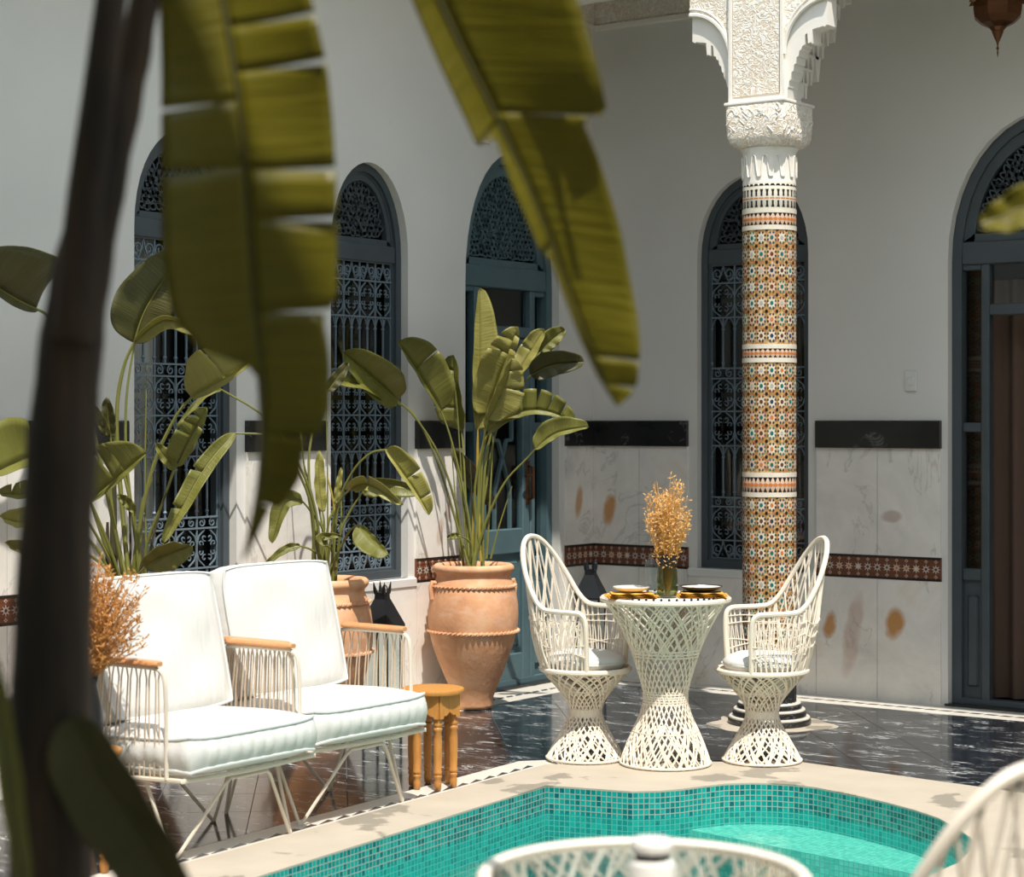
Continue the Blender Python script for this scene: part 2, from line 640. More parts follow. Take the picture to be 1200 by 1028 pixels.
# dim rooms behind the openings
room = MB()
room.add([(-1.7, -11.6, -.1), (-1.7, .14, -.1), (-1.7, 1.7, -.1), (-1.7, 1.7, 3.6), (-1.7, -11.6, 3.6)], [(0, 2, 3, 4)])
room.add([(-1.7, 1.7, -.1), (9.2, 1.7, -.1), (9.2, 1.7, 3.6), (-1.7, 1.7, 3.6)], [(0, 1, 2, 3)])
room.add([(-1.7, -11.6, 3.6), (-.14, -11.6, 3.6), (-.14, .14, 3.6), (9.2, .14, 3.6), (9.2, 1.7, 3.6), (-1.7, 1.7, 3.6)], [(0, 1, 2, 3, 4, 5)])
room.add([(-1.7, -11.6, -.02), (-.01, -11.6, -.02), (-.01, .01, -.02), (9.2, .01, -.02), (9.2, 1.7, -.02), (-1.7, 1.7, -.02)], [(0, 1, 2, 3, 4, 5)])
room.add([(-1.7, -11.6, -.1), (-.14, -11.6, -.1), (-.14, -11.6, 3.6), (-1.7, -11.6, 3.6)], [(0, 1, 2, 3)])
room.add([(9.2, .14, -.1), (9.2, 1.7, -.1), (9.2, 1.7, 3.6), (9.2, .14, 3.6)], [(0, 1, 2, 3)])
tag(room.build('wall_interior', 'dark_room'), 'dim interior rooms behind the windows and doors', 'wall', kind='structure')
# gallery roofs; left slab added, near edge placed, for the shade they cast
for i, b in enumerate(((-.14, 9.34, -1.24, .14), (-.14, 1.1, -11.74, -1.24), (1.1, 9.34, -11.74, -8.72))):
    o = MB().box(b[0], b[1], b[2], b[3], WALL_TOP, WALL_TOP + .35).build('ceiling' if i == 0 else 'ceiling.%03d' % i, 'plaster')
    tag(o, ('white gallery ceiling along the back wall', 'unseen white roof slab added to shade the upper left wall', 'unseen white gallery ceiling above the viewer, edge set to shade the trunk')[i], 'ceiling', kind='structure')

# ---- dado: marble slabs, dark rail, zellige frieze -----------------------------------
RAIL = (1.352, 1.5)
TILEB = (.65, .776)


def tile_mesh():
    out = []
    for cc in ('z_blue', 'z_white', 'z_orange', 'z_teal'):
        mb = MB()
        w, h = .0265, .063
        mb.cur = 0
        mb.box(-w, w, -.012, 0, -h, h)
        e = -.0135
        def poly(pts, m, y):
            mb.cur = m
            n = len(pts)
            vs = [(p[0], -.0119, p[1]) for p in pts] + [(p[0], y, p[1]) for p in pts]
            fs = [tuple(range(n, 2 * n))] + [(i, (i + 1) % n, n + (i + 1) % n, n + i) for i in range(n)]
            mb.add(vs, fs)
        star = lambda R, r, n=8, ph=0: [((R if k % 2 == 0 else r) * math.sin(PI * k / n + ph), (R if k % 2 == 0 else r) * math.cos(PI * k / n + ph)) for k in range(2 * n)]
        poly(star(.0255, .0120), 1, e)
        for q in range(8):
            an = PI / 8 + q * PI / 4
            poly([(.0185 * math.sin(an) + p[0], .0185 * math.cos(an) + p[1]) for p in star(.0046, .0040, 3)], 4 if q % 2 else 5, e)
        poly(star(.0085, .0075, 4), 2, e - .0008)
        for sx in (-1, 1):
            for sz in (-1, 1):
                poly([(sx * .0265 + sx * -p[0] * .8 * 1.0 if False else sx * .018 + p[0], sz * .034 + p[1]) for p in star(.0065, .0055, 4)], 3, e)
        for sz in (-1, 1):
            poly([(p[0] * 1.0, sz * .040 + p[1]) for p in star(.0105, .0055, 4)], 1, e)
            poly([(p[0], sz * .040 + p[1]) for p in star(.004, .0035, 3)], 4, e - .0008)
            poly([(-.0265, sz * .063), (.0265, sz * .063), (.0265, sz * .050), (-.0265, sz * .050)], 5, e)
        o = mb.build('tile', ['z_dark_red', 'z_pink', cc, 'z_brown', 'z_blue', 'z_black'])
        out.append(o.data)
        bpy.data.objects.remove(o)
    return out


TILES = tile_mesh()


def dado(w, segs, rot, slab_w):
    for (u0, u1, u0d, u1d) in segs:
        # one marble slab after the other
        n = max(1, round((u1 - u0) / slab_w))
        sw = (u1 - u0) / n
        for k in range(n):
            a, b = u0 + k * sw + .0015, u0 + (k + 1) * sw - .0015
            MB().box(a, b, -.014, 0, 0.0, TILEB[0] - .001).build('marble_slab', 'marble_white', w)
            MB().box(a, b, -.014, 0, TILEB[1] + .001, RAIL[0]).build('marble_slab', 'marble_white', w)
        n2 = max(1, round((u1 - u0) / .75))
        sw2 = (u1 - u0) / n2
        for k in range(n2):
            mb = MB()
            a, b = u0 + k * sw2 + .001, u0 + (k + 1) * sw2 - .001
            mb.prism([(-.03, RAIL[0]), (0, RAIL[0]), (0, RAIL[1]), (-.026, RAIL[1]), (-.03, RAIL[1] - .006)], a, b, lambda p, q, c: (c, p, q))
            mb.build('rail_slab', 'marble_dark', w)
        nt = int((u1 - u0) / .0535)
        tw = (u1 - u0) / nt
        for k in range(nt):
            o = link('zellige_tile', TILES[(k * 7 + k // 3) % 4], w, (u0 + (k + .5) * tw, 0, (TILEB[0] + TILEB[1]) / 2))
            o.scale = (tw / .0535, 1, 1)
            o['kind'] = 'piece'


g = .055
dado(wall_left, [(-5.4, W1[0] - W1[1] - g, 0, 0), (W1[0] + W1[1] + g, W2[0] - W2[1] - g, 0, 0), (W2[0] + W2[1] + g, D1[0] - D1[1] - g, 0, 0), (D1[0] + D1[1] + g, -.015, 0, 0)], WL, .32)
dado(wall_back, [(0.002, W3[0] - W3[1] - g, 0, 0), (W3[0] + W3[1] + g, D2[0] - D2[1] - g * .6, 0, 0), (D2[0] + D2[1] + g, 4.6, 0, 0)], 0, .38)
# slabs under the window sills
for w, W in ((wall_left, W1), (wall_left, W2), (wall_back, W3)):
    for k in (0, 1):
        a = W[0] - W[1] - g + k * (W[1] + g)
        MB().box(a + .0015, a + W[1] + g - .0015, -.014, 0, 0, W[2] - .05).build('marble_slab', 'marble_white', w)
    MB().bbox(W[0] - W[1] - g, W[0] + W[1] + g, -.02, .04, W[2] - .05, W[2], .006).build('sill', 'plaster', w)
# carved stucco frieze under the gallery ceiling
MB().box(0, 9, -.03, 0, 3.825, 4.13).build('frieze', 'stucco_frieze', wall_back)
MB().box(0, 9, -.045, 0, 3.80, 3.825).build('frieze_moulding', 'stucco', wall_back)
MB().box(-11, -.03, -.03, 0, 3.825, 4.13).build('frieze', 'stucco_frieze', wall_left)
MB().box(-11, -.045, -.045, 0, 3.80, 3.825).build('frieze_moulding', 'stucco', wall_left)

# ---- floor ------------------------------------------------------------------------
COP_OUT = [(1.80, -6.7), (1.58, -2.75), (2.40, -2.035), (3.62, -2.18), (4.30, -2.85), (4.30, -6.7)]
COP_IN = [(2.20, -6.3), (2.053, -5.111), (1.871, -3.157), (2.083, -3.098), (2.225, -3.064), (2.31, -2.985), (2.363, -2.894), (2.40, -2.79), (2.445, -2.692), (2.521, -2.613), (2.60, -2.57),
          (2.682, -2.544), (2.78, -2.546), (2.893, -2.579), (3.03, -2.622), (3.163, -2.675), (3.31, -2.75), (3.451, -2.843), (3.606, -3.003), (3.70, -3.12), (3.762, -3.254), (3.82, -3.5), (3.85, -6.3)]
XY = lambda u, v, a: (u, v, a)
fl = MB().prism([(-.0, -11.6), (9.2, -11.6), (9.2, 0), (0, 0)], -.1, -.004, XY, [[((p[0] - 3) * .97 + 3, (p[1] + 4.5) * .97 - 4.5) for p in COP_OUT]])
floor = tag(fl.build('floor', 'grout'), 'courtyard floor of polished black marble slabs with white veins', 'floor', kind='structure')


def clip(poly, a, b, keep_left=True):
    """keep the part of poly on the left (or right) of the line a -> b"""
    out = []
    s = 1 if keep_left else -1
    sd = lambda p: s * ((b[0] - a[0]) * (p[1] - a[1]) - (b[1] - a[1]) * (p[0] - a[0]))
    for i in range(len(poly)):
        p, q = poly[i], poly[(i + 1) % len(poly)]
        dp, dq = sd(p), sd(q)
        if dp >= 0:
            out.append(p)
        if (dp > 0 > dq) or (dp < 0 < dq):
            t = dp / (dp - dq)
            out.append((p[0] + t * (q[0] - p[0]), p[1] + t * (q[1] - p[1])))
    return out


def area(p):
    return .5 * sum(p[i][0] * p[(i + 1) % len(p)][1] - p[(i + 1) % len(p)][0] * p[i][1] for i in range(len(p)))


def outside(poly, conv):
    """pieces of poly outside the convex polygon conv (clockwise order)"""
    res = []
    rest = poly
    for i in range(len(conv)):
        a, b = conv[i], conv[(i + 1) % len(conv)]
        o = clip(rest, a, b, True)
        if len(o) > 2 and abs(area(o)) > 2e-4:
            res.append(o)
        rest = clip(rest, a, b, False)
        if len(rest) < 3 or abs(area(rest)) < 1e-6:
            break
    return res


STRIP_OUT = [(1.66, -6.8), (1.415, -2.72), (1.55, -2.56), (2.37, -2.025), (3.62, -2.175), (4.31, -2.85), (4.31, -6.8)]
S = .372
ca, sa = math.cos(math.radians(-49)), math.sin(math.radians(-49))
off = -.03
for i in range(-16, 22):
    for j in range(-6, 30):
        gp = .0016
        sq = [(i * S + gp, -j * S - S + gp), (i * S + S - gp, -j * S - S + gp), (i * S + S - gp, -j * S - gp), (i * S + gp, -j * S - gp)]
        sq = [(ca * p[0] - sa * p[1] + off, sa * p[0] + ca * p[1] + .06) for p in sq]
        lim = [(.29, -7.2), (4.9, -7.2), (4.9, -.30), (.29, -.30)]
        for k in range(4):
            sq = clip(sq, lim[k], lim[(k + 1) % 4], True)
            if len(sq) < 3:
                break
        if len(sq) < 3 or abs(area(sq)) < 5e-4:
            continue
        ps = outside(sq, STRIP_OUT)
        if not ps:
            continue
        mb = MB()
        for p in ps:
            mb.prism(p, -.012, 0, XY)
        mb.build('floor_slab', 'marble_black', floor)
tag(MB().box(4.9, 9.2, -11.6, -.3, -.012, 0).box(.29, 4.9, -11.6, -7.2, -.012, 0).build('floor_near', 'coping_stone', floor), 'unseen near paving of the courtyard, coloured beige to bounce warm light onto the walls')  # out of view; beige chosen as a warm reflector for the walls
# white border along the walls with black lozenges
bs = MB().prism([(0, -7.2), (.29, -7.2), (.29, -.30), (4.9, -.30), (4.9, 0), (0, 0)], -.012, 0.0005, XY).build('border_strip', 'border_white', floor)
lz = MB().prism([(-.036, -.013), (.018, -.013), (.036, .013), (-.018, .013)], 0, .002, XY).build('inlay_lozenge', 'inlay_black', bs, loc=(.62, -.19, 0))
for k in range(1, 50):
    x = .10 + k * .082
    if abs(x - .592) < .001:
        continue
    c = link('inlay_lozenge', lz.data, bs, (x, -.19, 0))
for k in range(62):
    c = link('inlay_lozenge', lz.data, bs, (.175, -.26 - k * .082, 0), PI / 2)
# white strip with dark saw teeth beside the pool
st = MB().prism([(1.665, -6.8), (1.42, -2.72), (1.555, -2.565), (1.95, -2.30), (1.98, -2.40), (1.585, -2.74), (1.81, -6.8)], -.012, 0.0005, XY).build('pool_border', 'border_white', floor)
th = MB().prism([(-.045, -.0), (.045, 0), (.045, .03)], 0, .002, XY).build('inlay_tooth', 'inlay_black', st, loc=(1.552, -2.84, 0), rotz=PI / 2 + .055)
for k in range(1, 40):
    y = -2.84 - k * .1
    link('inlay_tooth', th.data, st, (1.547 + (-2.75 - y) * .0557, y, 0), PI / 2 + .055)

# ---- pool ----------------------------------------------------------------------------
pool = thing('plunge_pool', 'turquoise mosaic plunge pool with lobed beige stone coping', 'pool', (0, 0, 0))
cp = MB()
cp.prism(COP_OUT, .0008, .006, XY, [COP_IN])
cp.build('coping', 'coping_stone', pool)
pb = MB()
acc = 0
WATER = -.105
n = len(COP_IN)
for i in range(n):
    a, b = COP_IN[i], COP_IN[(i + 1) % n]
    L = math.dist(a, b)
    vs = [(a[0], a[1], 0.0008), (b[0], b[1], 0.0008), (b[0], b[1], -.62), (a[0], a[1], -.62)]
    pb.add(vs, [(0, 1, 2, 3)], [(acc, 0.0008), (acc + L, 0.0008), (acc + L, -.62), (acc, -.62)])
    acc += L
pb.build('basin_wall', 'pool_tile', pool)
pf = MB()
tri = tessellate_polygon([[Vector((p[0], p[1], 0)) for p in COP_IN]])
pf.add([(p[0], p[1], -.62) for p in COP_IN], [tuple(t) for t in tri], [p for p in COP_IN])
pf.build('basin_floor', 'pool_tile', pool)
LE = [(2.375, -2.86)] + [p for p in COP_IN if p[1] > -2.83 - (p[0] - 2.4) * .25 and 2.37 < p[0] < 3.62] + [(3.62, -3.09)]
ld = MB()
tri = tessellate_polygon([[Vector((p[0], p[1], 0)) for p in LE]])
ld.add([(p[0], p[1], -.165) for p in LE], [tuple(t) for t in tri], [p for p in LE])
ld.add([(LE[0][0], LE[0][1], -.165), (LE[-1][0], LE[-1][1], -.165), (LE[-1][0], LE[-1][1], -1), (LE[0][0], LE[0][1], -1)], [(0, 1, 2, 3)], [(0, 0), (1.25, 0), (1.25, -.83), (0, -.83)])
tag(ld.build('ledge', ['pool_tile_pale'], pool), 'pale mint tiled ledge under water')
wt = MB()
tri = tessellate_polygon([[Vector((p[0], p[1], 0)) for p in COP_IN]])
wt.add([(p[0], p[1], WATER) for p in COP_IN], [tuple(t) for t in tri])
tag(wt.build('water', 'water', pool), 'clear turquoise pool water')

# ================================================================== WINDOWS AND DOORS


def ring_prism(mb, outer, inner, a0, a1, skip_bottom=False):
    n = len(outer)
    vs = [ID3(u, v, a) for a in (a0, a1) for lp in (outer, inner) for u, v in lp]
    fs = []
    for i in range(n):
        j = (i + 1) % n
        if skip_bottom and i == 0:
            continue
        fs += [(i, j, n + j, n + i), (2 * n + i, 3 * n + i, 3 * n + j, 2 * n + j), (i, 2 * n + i, 2 * n + j, j), (n + i, n + j, 3 * n + j, 3 * n + i)]
    mb.add(vs, fs)


def spiral(mb, cx, cz, r, a0, turn, y, rt, n=10, k=.25):
    pts = []
    for i in range(n + 1):
        t = i / n
        rr = r * (1 - (1 - k) * t)
        a = a0 + turn * t
        pts.append((cx + rr * math.cos(a), y, cz + rr * math.sin(a)))
    mb.tube(pts, rt, 4)


def make_grille(gw, gz0, gz1):
    """wrought grille: rows of scroll wreaths, C scrolls and plain bars"""
    mb = MB()
    rt = .0042
    H = gz1 - gz0
    ref = [300, 323, 367, 432, 445, 487, 531, 597, 609, 652, 675]
    zz = [gz1 - (r - 300) / 375 * H for r in ref]
    kinds = ['scroll', 'wreath', 'bars', 'c', 'wreath', 'wreath', 'bars', 'c', 'wreath', 'scroll']
    nc = 4
    cw = gw / nc
    for z in zz:
        mb.box(-gw / 2, gw / 2, -.006, .006, z - .004, z + .004)
    for c in range(nc + 1):
        x = -gw / 2 + c * cw
        mb.tube([(x, 0, gz0), (x, 0, gz1)], .0055, 4)
    for kd, z1, z0 in zip(kinds, zz[:-1], zz[1:]):
        h = z1 - z0
        zc = (z0 + z1) / 2
        for c in range(nc):
            xc = -gw / 2 + (c + .5) * cw
            if kd == 'wreath':
                R = min(cw, h) * .33
                for q in range(8):
                    a = PI * q / 4 + PI / 8
                    spiral(mb, xc + R * math.cos(a), zc + R * 1.15 * math.sin(a), R * .38, a + PI, 1.6 * PI * (1 if q % 2 else -1), 0, rt * .85, 8)
                for sx in (-1, 1):
                    for sz in (-1, 1):
                        mb.tube([(xc + sx * cw * .48, 0, zc + sz * h * .12), (xc + sx * cw * .40, 0, zc + sz * h * .30), (xc + sx * cw * .12, 0, zc + sz * h * .46)], rt, 4)
            elif kd == 'bars':
                x = xc
                mb.tube([(x, 0, z0), (x, 0, z1)], .0055, 4)
                for xx in (x, x - cw / 2):
                    for zq in (z1 - h * .22, z0 + h * .10):
                        mb.tube([(xx, 0, zq - .01), (xx, 0, zq), (xx, 0, zq + .01)], [.004, .011, .004], 5)
                for sx in (-1, 1):
                    mb.tube([(x + sx * cw / 4 - cw / 4, 0, z1 - h * .2), (x + sx * cw / 4 - cw * .12, 0, z1 - h * .05), (x + sx * cw / 4, 0, z1), (x + sx * cw / 4 + cw * .12, 0, z1 - h * .05), (x + sx * cw / 4 + cw / 4, 0, z1 - h * .2)], rt * .8, 4)
            elif kd == 'c':
                for sx in (-1, 1):
                    spiral(mb, xc + sx * cw * .25, zc, min(h, cw / 2) * .42, PI / 2, sx * 2.6 * PI, 0, rt * .85, 12)
            else:
                for sx in (-1, 1):
                    spiral(mb, xc + sx * cw * .25, zc + h * .02, min(h, cw / 2) * .46, -PI / 2, sx * 2.8 * PI, 0, rt, 12)
                    mb.tube([(xc, 0, z1), (xc + sx * cw * .08, 0, zc), (xc + sx * cw * .25, 0, z0 + h * .06), (xc + sx * cw * .46, 0, z0 + h * .3)], rt, 4)
    return mb


def carved(mb, cx, hw, z0, zs, rise, y):
    """openwork arabesque filling an arched head: fans of leaf shaped loops and spirals"""
    def inside(u, v):
        if v < z0 + .012 or abs(u) > hw - .008:
            return False
        if v <= zs:
            return True
        return (abs(u) / (hw - .012)) ** 2 + ((v - zs) / (rise - .012)) ** 2 < 1
    rr = .034
    row = 0
    z = z0 + .03
    rnd = random.Random(3)
    while z < zs + rise:
        x = -hw + (rr * .5 if row % 2 else 0)
        while x < hw:
            u, v = x + rnd.uniform(-.006, .006), z + rnd.uniform(-.006, .006)
            if inside(u, v):
                ang = math.atan2(v - z0 + .04, u) + rnd.uniform(-.5, .5)
                L, Wd = rr * 1.0, rr * .36
                pts = []
                for q in range(8):
                    a = 2 * PI * q / 8
                    lx, ly = L * math.cos(a) * .62, Wd * math.sin(a) * (1.2 - .5 * math.cos(a))
                    pts.append((cx + u + lx * math.cos(ang) - ly * math.sin(ang), y, v + lx * math.sin(ang) + ly * math.cos(ang)))
                mb.tube(pts, .0055, 4, closed=True)
            x += rr
        z += rr * .88
        row += 1


def window(name, W, base, rot, label, curtain):
    cx, hw, zb, zs, rise = W
    loc = (cx, 0, 0) if rot == 0 else (0, cx, 0)
    t = thing(name, label, 'window', loc, rot)
    t['kind'] = 'structure'
    mb = MB()
    fw = .042
    outer = arch(0, hw - .002, zb, zs, rise)
    inner = arch(0, hw - fw, zb + fw, zs, rise - fw)
    ring_prism(mb, outer, inner, .045, .115)
    # rebate bead
    ring_prism(mb, arch(0, hw - fw + .003, zb + fw - .003, zs, rise - fw + .003), arch(0, hw - fw - .014, zb + fw + .014, zs, rise - fw - .014), .062, .115)
    mb.build('frame', 'blue_paint', t)
    zt = zs + .01
    MB().bbox(-hw + fw, hw - fw, .050, .112, zt - .045, zt + .045, .006).build('transom', 'blue_paint', t)
    # carved head
    hd = MB()
    hwi = hw - fw - .012
    o2 = arch(0, hwi, zt + .045, zs + .045, rise - fw - .05)
    i2 = arch(0, hwi - .038, zt + .075, zs + .05, rise - fw - .095)
    ring_prism(hd, o2, i2, .066, .10)
    carved(hd, 0, hwi - .036, zt + .075, zs + .05, rise - fw - .093, .084)
    tag(hd.build('carved_head', 'blue_paint', t), 'openwork carved arch head')
    gz0, gz1 = zb + fw + .014, zt - .045
    gm = make_grille(2 * (hw - fw - .014), gz0, gz1).build('grille', 'iron_blue', t, loc=(0, .072, 0))
    gm['label'] = 'pale blue wrought iron grille'
    MB().box(-hw + fw, hw - fw, .118, .122, zb + fw, zt - .02).build('pane', 'glass', t)
    for x0, x1, mt in curtain:
        cu = MB()
        vs, fs = [], []
        nn = 24
        for k in range(nn + 1):
            x = x0 + (x1 - x0) * k / nn
            y = .20 + .018 * math.sin(k * 1.5)
            vs += [(x, y, zb - .2), (x, y, zt + .05)]
        for k in range(nn):
            fs.append((2 * k, 2 * k + 2, 2 * k + 3, 2 * k + 1))
        cu.add(vs, fs)
        cu.build('curtain', mt, t, smooth='all')
    return t


window('window_1', W1, 0, WL, 'leftmost arched window with pale blue iron grille behind the tall plant', [(-.32, -.02, 'curtain_pale')])
window('window_2', W2, 0, WL, 'arched grilled window between the two terracotta pots', [(-.30, -.11, 'curtain_pale')])
window('window_3', W3, 0, 0, 'shaded arched grilled window behind the mosaic column', [(-.02, .22, 'curtain_brown')])


def arch_cut(x, hw, zs, rise):
    return zs + rise * math.sqrt(max(0, 1 - (x / hw) ** 2))


def door(name, W, rot, label, right_door=False):
    cx, hw, zb, zs, rise = W
    loc = (cx, 0, 0) if rot == 0 else (0, cx, 0)
    t = thing(name, label, 'door', loc, rot)
    t['kind'] = 'structure'
    fw = .055
    pt = 'blue_paint' if right_door else 'teal_paint'
    mb = MB()
    ring_prism(mb, arch(0, hw - .002, .002, zs, rise), arch(0, hw - fw, .04, zs, rise - fw), .05, .12)
    mb.build('frame', pt, t)
    zt = zs + .06
    MB().bbox(-hw + fw, hw - fw, .052, .118, zt - .07, zt + .05, .006).build('transom', pt, t)
    hd = MB()
    hwi = hw - fw - .004
    ring_prism(hd, arch(0, hwi, zt + .05, zs + .055, rise - fw - .06), arch(0, hwi - .06, zt + .09, zs + .06, rise - fw - .125), .066, .10)
    carved(hd, 0, hwi - .058, zt + .09, zs + .06, rise - fw - .123, .084)
    tag(hd.build('carved_head', pt, t), 'openwork carved arch head')
    ztop = zt - .07
    dl = hw - fw - .15                  # half width of the leaf between the side lights
    for s in (-1, 1):
        a, b = sorted((s * dl, s * (dl + .045)))
        MB().bbox(a, b, .056, .116, .03, ztop, .006).build('mullion', pt, t)
        a, b = sorted((s * (dl + .045), s * (hw - fw)))
        MB().box(a, b, .092, .097, .7, ztop).build('side_pane', 'glass', t)
        for z0, z1 in ((.66, .72), (1.44, 1.49), (ztop - .03, ztop)):
            MB().bbox(a, b, .062, .112, z0, z1, .005).build('glazing_bar', pt, t)
        p = MB().box(a, b, .085, .105, .03, .66)
        p.bbox(a + .022, b - .022, .070, .09, .10, .58, .010)
        p.build('side_panel', pt, t)
    # top light
    MB().bbox(-dl, dl, .056, .116, ztop - .27, ztop - .21, .006).build('glazing_bar', pt, t)
    MB().box(-dl, dl, .092, .097, ztop - .21, ztop).build('top_pane', 'glass', t)
    lt = ztop - .275
    if right_door:
        cu = MB()
        vs, fs = [], []
        nn = 40
        for k in range(nn + 1):
            x = -dl - .13 + (1.9 * dl + .13) * k / nn
            y = .26 + .03 * math.sin(k * 1.1)
            vs += [(x, y, .03), (x, y, lt + .2)]
        for k in range(nn):
            fs.append((2 * k, 2 * k + 2, 2 * k + 3, 2 * k + 1))
        cu.add(vs, fs)
        cu.build('curtain', 'curtain_brown', t, smooth='all')
        return t
    lf = MB()
    sw = .07
    zl, zm = .035, .80
    lf.bbox(-dl + .003, -dl + sw, .060, .108, zl, lt, .006)
    lf.bbox(dl - sw, dl - .003, .060, .108, zl, lt, .006)
    lf.bbox(-dl + sw, dl - sw, .060, .108, lt - .08, lt, .006)
    lf.bbox(-dl + sw, dl - sw, .060, .108, zm - .05, zm + .09, .006)
    lf.bbox(-dl + sw, dl - sw, .060, .108, zl, zl + .15, .006)
    lf.box(-dl + sw, dl - sw, .080, .096, zl + .15, zm - .05)
    leaf = lf.build('door_leaf', pt, t)
    tag(leaf, 'teal painted door leaf with lattice glazing')
    pn = MB().bbox(-dl + sw + .03, dl - sw - .03, .066, .082, zl + .19, zm - .09, .012)
    pn.build('lower_panel', pt, leaf)
    MB().box(-dl + sw, dl - sw, .088, .092, zm + .09, lt - .08).build('pane', 'glass', leaf)
    # interlaced lattice bars: two legs, crossing, shouldered star above
    x = dl - sw
    z0, z1 = zm + .09, lt - .08
    lat = MB()
    q = x * .42
    for s in (-1, 1):
        pth = [(s * q, z0), (s * q, z0 + .22), (-s * q * .55, z0 + .50), (-s * q * 1.25, z0 + .50), (-s * q * 1.25, z0 + .62), (-s * q * .9, z0 + .66), (s * x * .9, z0 + .95), (s * q * 1.2, z0 + 1.05), (s * q * 1.2, z1)]
        for (a, b) in zip(pth[:-1], pth[1:]):
            lat.tube([(a[0], .082, a[1]), (b[0], .082, b[1])], .013, 4)
    lat.build('lattice', pt, leaf)
    hn = MB()
    hx = dl - sw * .45
    hn.bbox(hx - .016, hx + .016, .050, .060, 1.02, 1.27, .004)
    hn.tube([(hx, .06, 1.24), (hx, .02, 1.235), (hx, .018, 1.06), (hx, .06, 1.05)], .011, 6)
    hn.tube([(hx, .045, 1.19), (hx, .02, 1.19), (hx - .07, .018, 1.185)], .008, 6)
    tag(hn.build('handle', 'copper', leaf), 'long copper pull handle')
    return t


door('door_1', D1, WL, 'teal arched door with lattice glazing behind the large terracotta pot')
door('door_2', D2, 0, 'dark blue arched doorway with brown curtain at the right edge', True)
for W, rot in ((D1, WL), (D2, 0)):
    loc = (W[0], 0, 0) if rot == 0 else (0, W[0], 0)
    o = MB().box(-W[1] - .01, W[1] + .01, -.02, .14, -.01, .012).build('trim_1' if rot else 'trim_2', 'marble_dark', loc=loc, rotz=rot)
    tag(o, 'dark marble threshold of the %s door' % ('teal' if rot else 'curtained'), 'threshold', kind='structure')
sw = MB().bbox(-.034, .034, -.012, 0, -.055, .055, .004)
so = thing('light_switch', 'white wall switch plate beside the curtained doorway', 'switch', (2.033, 0, 1.71))
sw.build('plate', 'switch_plastic', so)
MB().bbox(-.017, .017, -.017, -.011, -.022, .022, .003).build('rocker', 'switch_plastic', so)
# ================================================================== COLUMN AND ARCADE
CX, CY = 1.78, -1.10
column = thing('mosaic_column', 'round column clad in colourful star mosaic with carved white capital', 'column', (CX, CY, 0))
R0 = .131
b = MB()
b.lathe([(.30, 0.0), (.30, .0025), (.27, .003), (.0, .003)], 40, wob=lambda a, z: .03 * math.sin(3 * a + 1) + .02 * math.sin(7 * a))
b.build('mortar_bed', 'coping_stone', column)
for k, (r, z0, z1, mt) in enumerate(((.205, .003, .028, 'marble_dark'), (.200, .028, .042, 'border_white'), (.182, .042, .066, 'marble_dark'), (.177, .066, .080, 'border_white'), (.160, .080, .100, 'marble_dark'), (.155, .100, .112, 'border_white'))):
    MB().lathe([(r - .004, z0), (r, z0 + .004), (r, z1 - .004), (r - .004, z1)], 40).build('base_step', mt, column, True)
fs_ = MB()
prof = []
seg = 48
vs, fc = [], []
for z in (.112, .34):
    for k in range(seg * 2):
        a = PI * k / seg
        vs.append(((R0 + .002 - (.010 if k % 4 in (0, 1) else 0)) * math.cos(a), (R0 + .002 - (.010 if k % 4 in (0, 1) else 0)) * math.sin(a), z))
m2 = seg * 2
fc = [(k, (k + 1) % m2, m2 + (k + 1) % m2, m2 + k) for k in range(m2)]
fs_.add(vs, fc)
fs_.build('fluted_foot', 'marble_dark', column)
shaft = MB().lathe([(R0, .335), (R0, .6), (R0, 1.2), (R0, 1.9), (R0, 2.46)], 64).build('shaft', 'z_ochre', column, True)
MZ = ['z_white', 'z_pink', 'z_teal', 'z_blue', 'z_black', 'z_brown', 'z_grey', 'z_orange']


class Wrap:
    """flat mosaic pieces bent round the shaft"""

    def __init__(s):
        s.mb = MB()

    def piece(s, pts, m, h):
        s.mb.cur = m
        n = len(pts)
        rr = R0 + h
        f = lambda p, r: (r * math.cos(p[0] / R0), r * math.sin(p[0] / R0), p[1])
        vs = [f(p, R0 - .001) for p in pts] + [f(p, rr) for p in pts]
        s.mb.add(vs, [tuple(range(n, 2 * n))] + [(i, (i + 1) % n, n + (i + 1) % n, n + i) for i in range(n)])


def ell(cx, cz, rx, rz, n=8, ph=0):
    return [(cx + rx * math.cos(2 * PI * k / n + ph), cz + rz * math.sin(2 * PI * k / n + ph)) for k in range(n)]


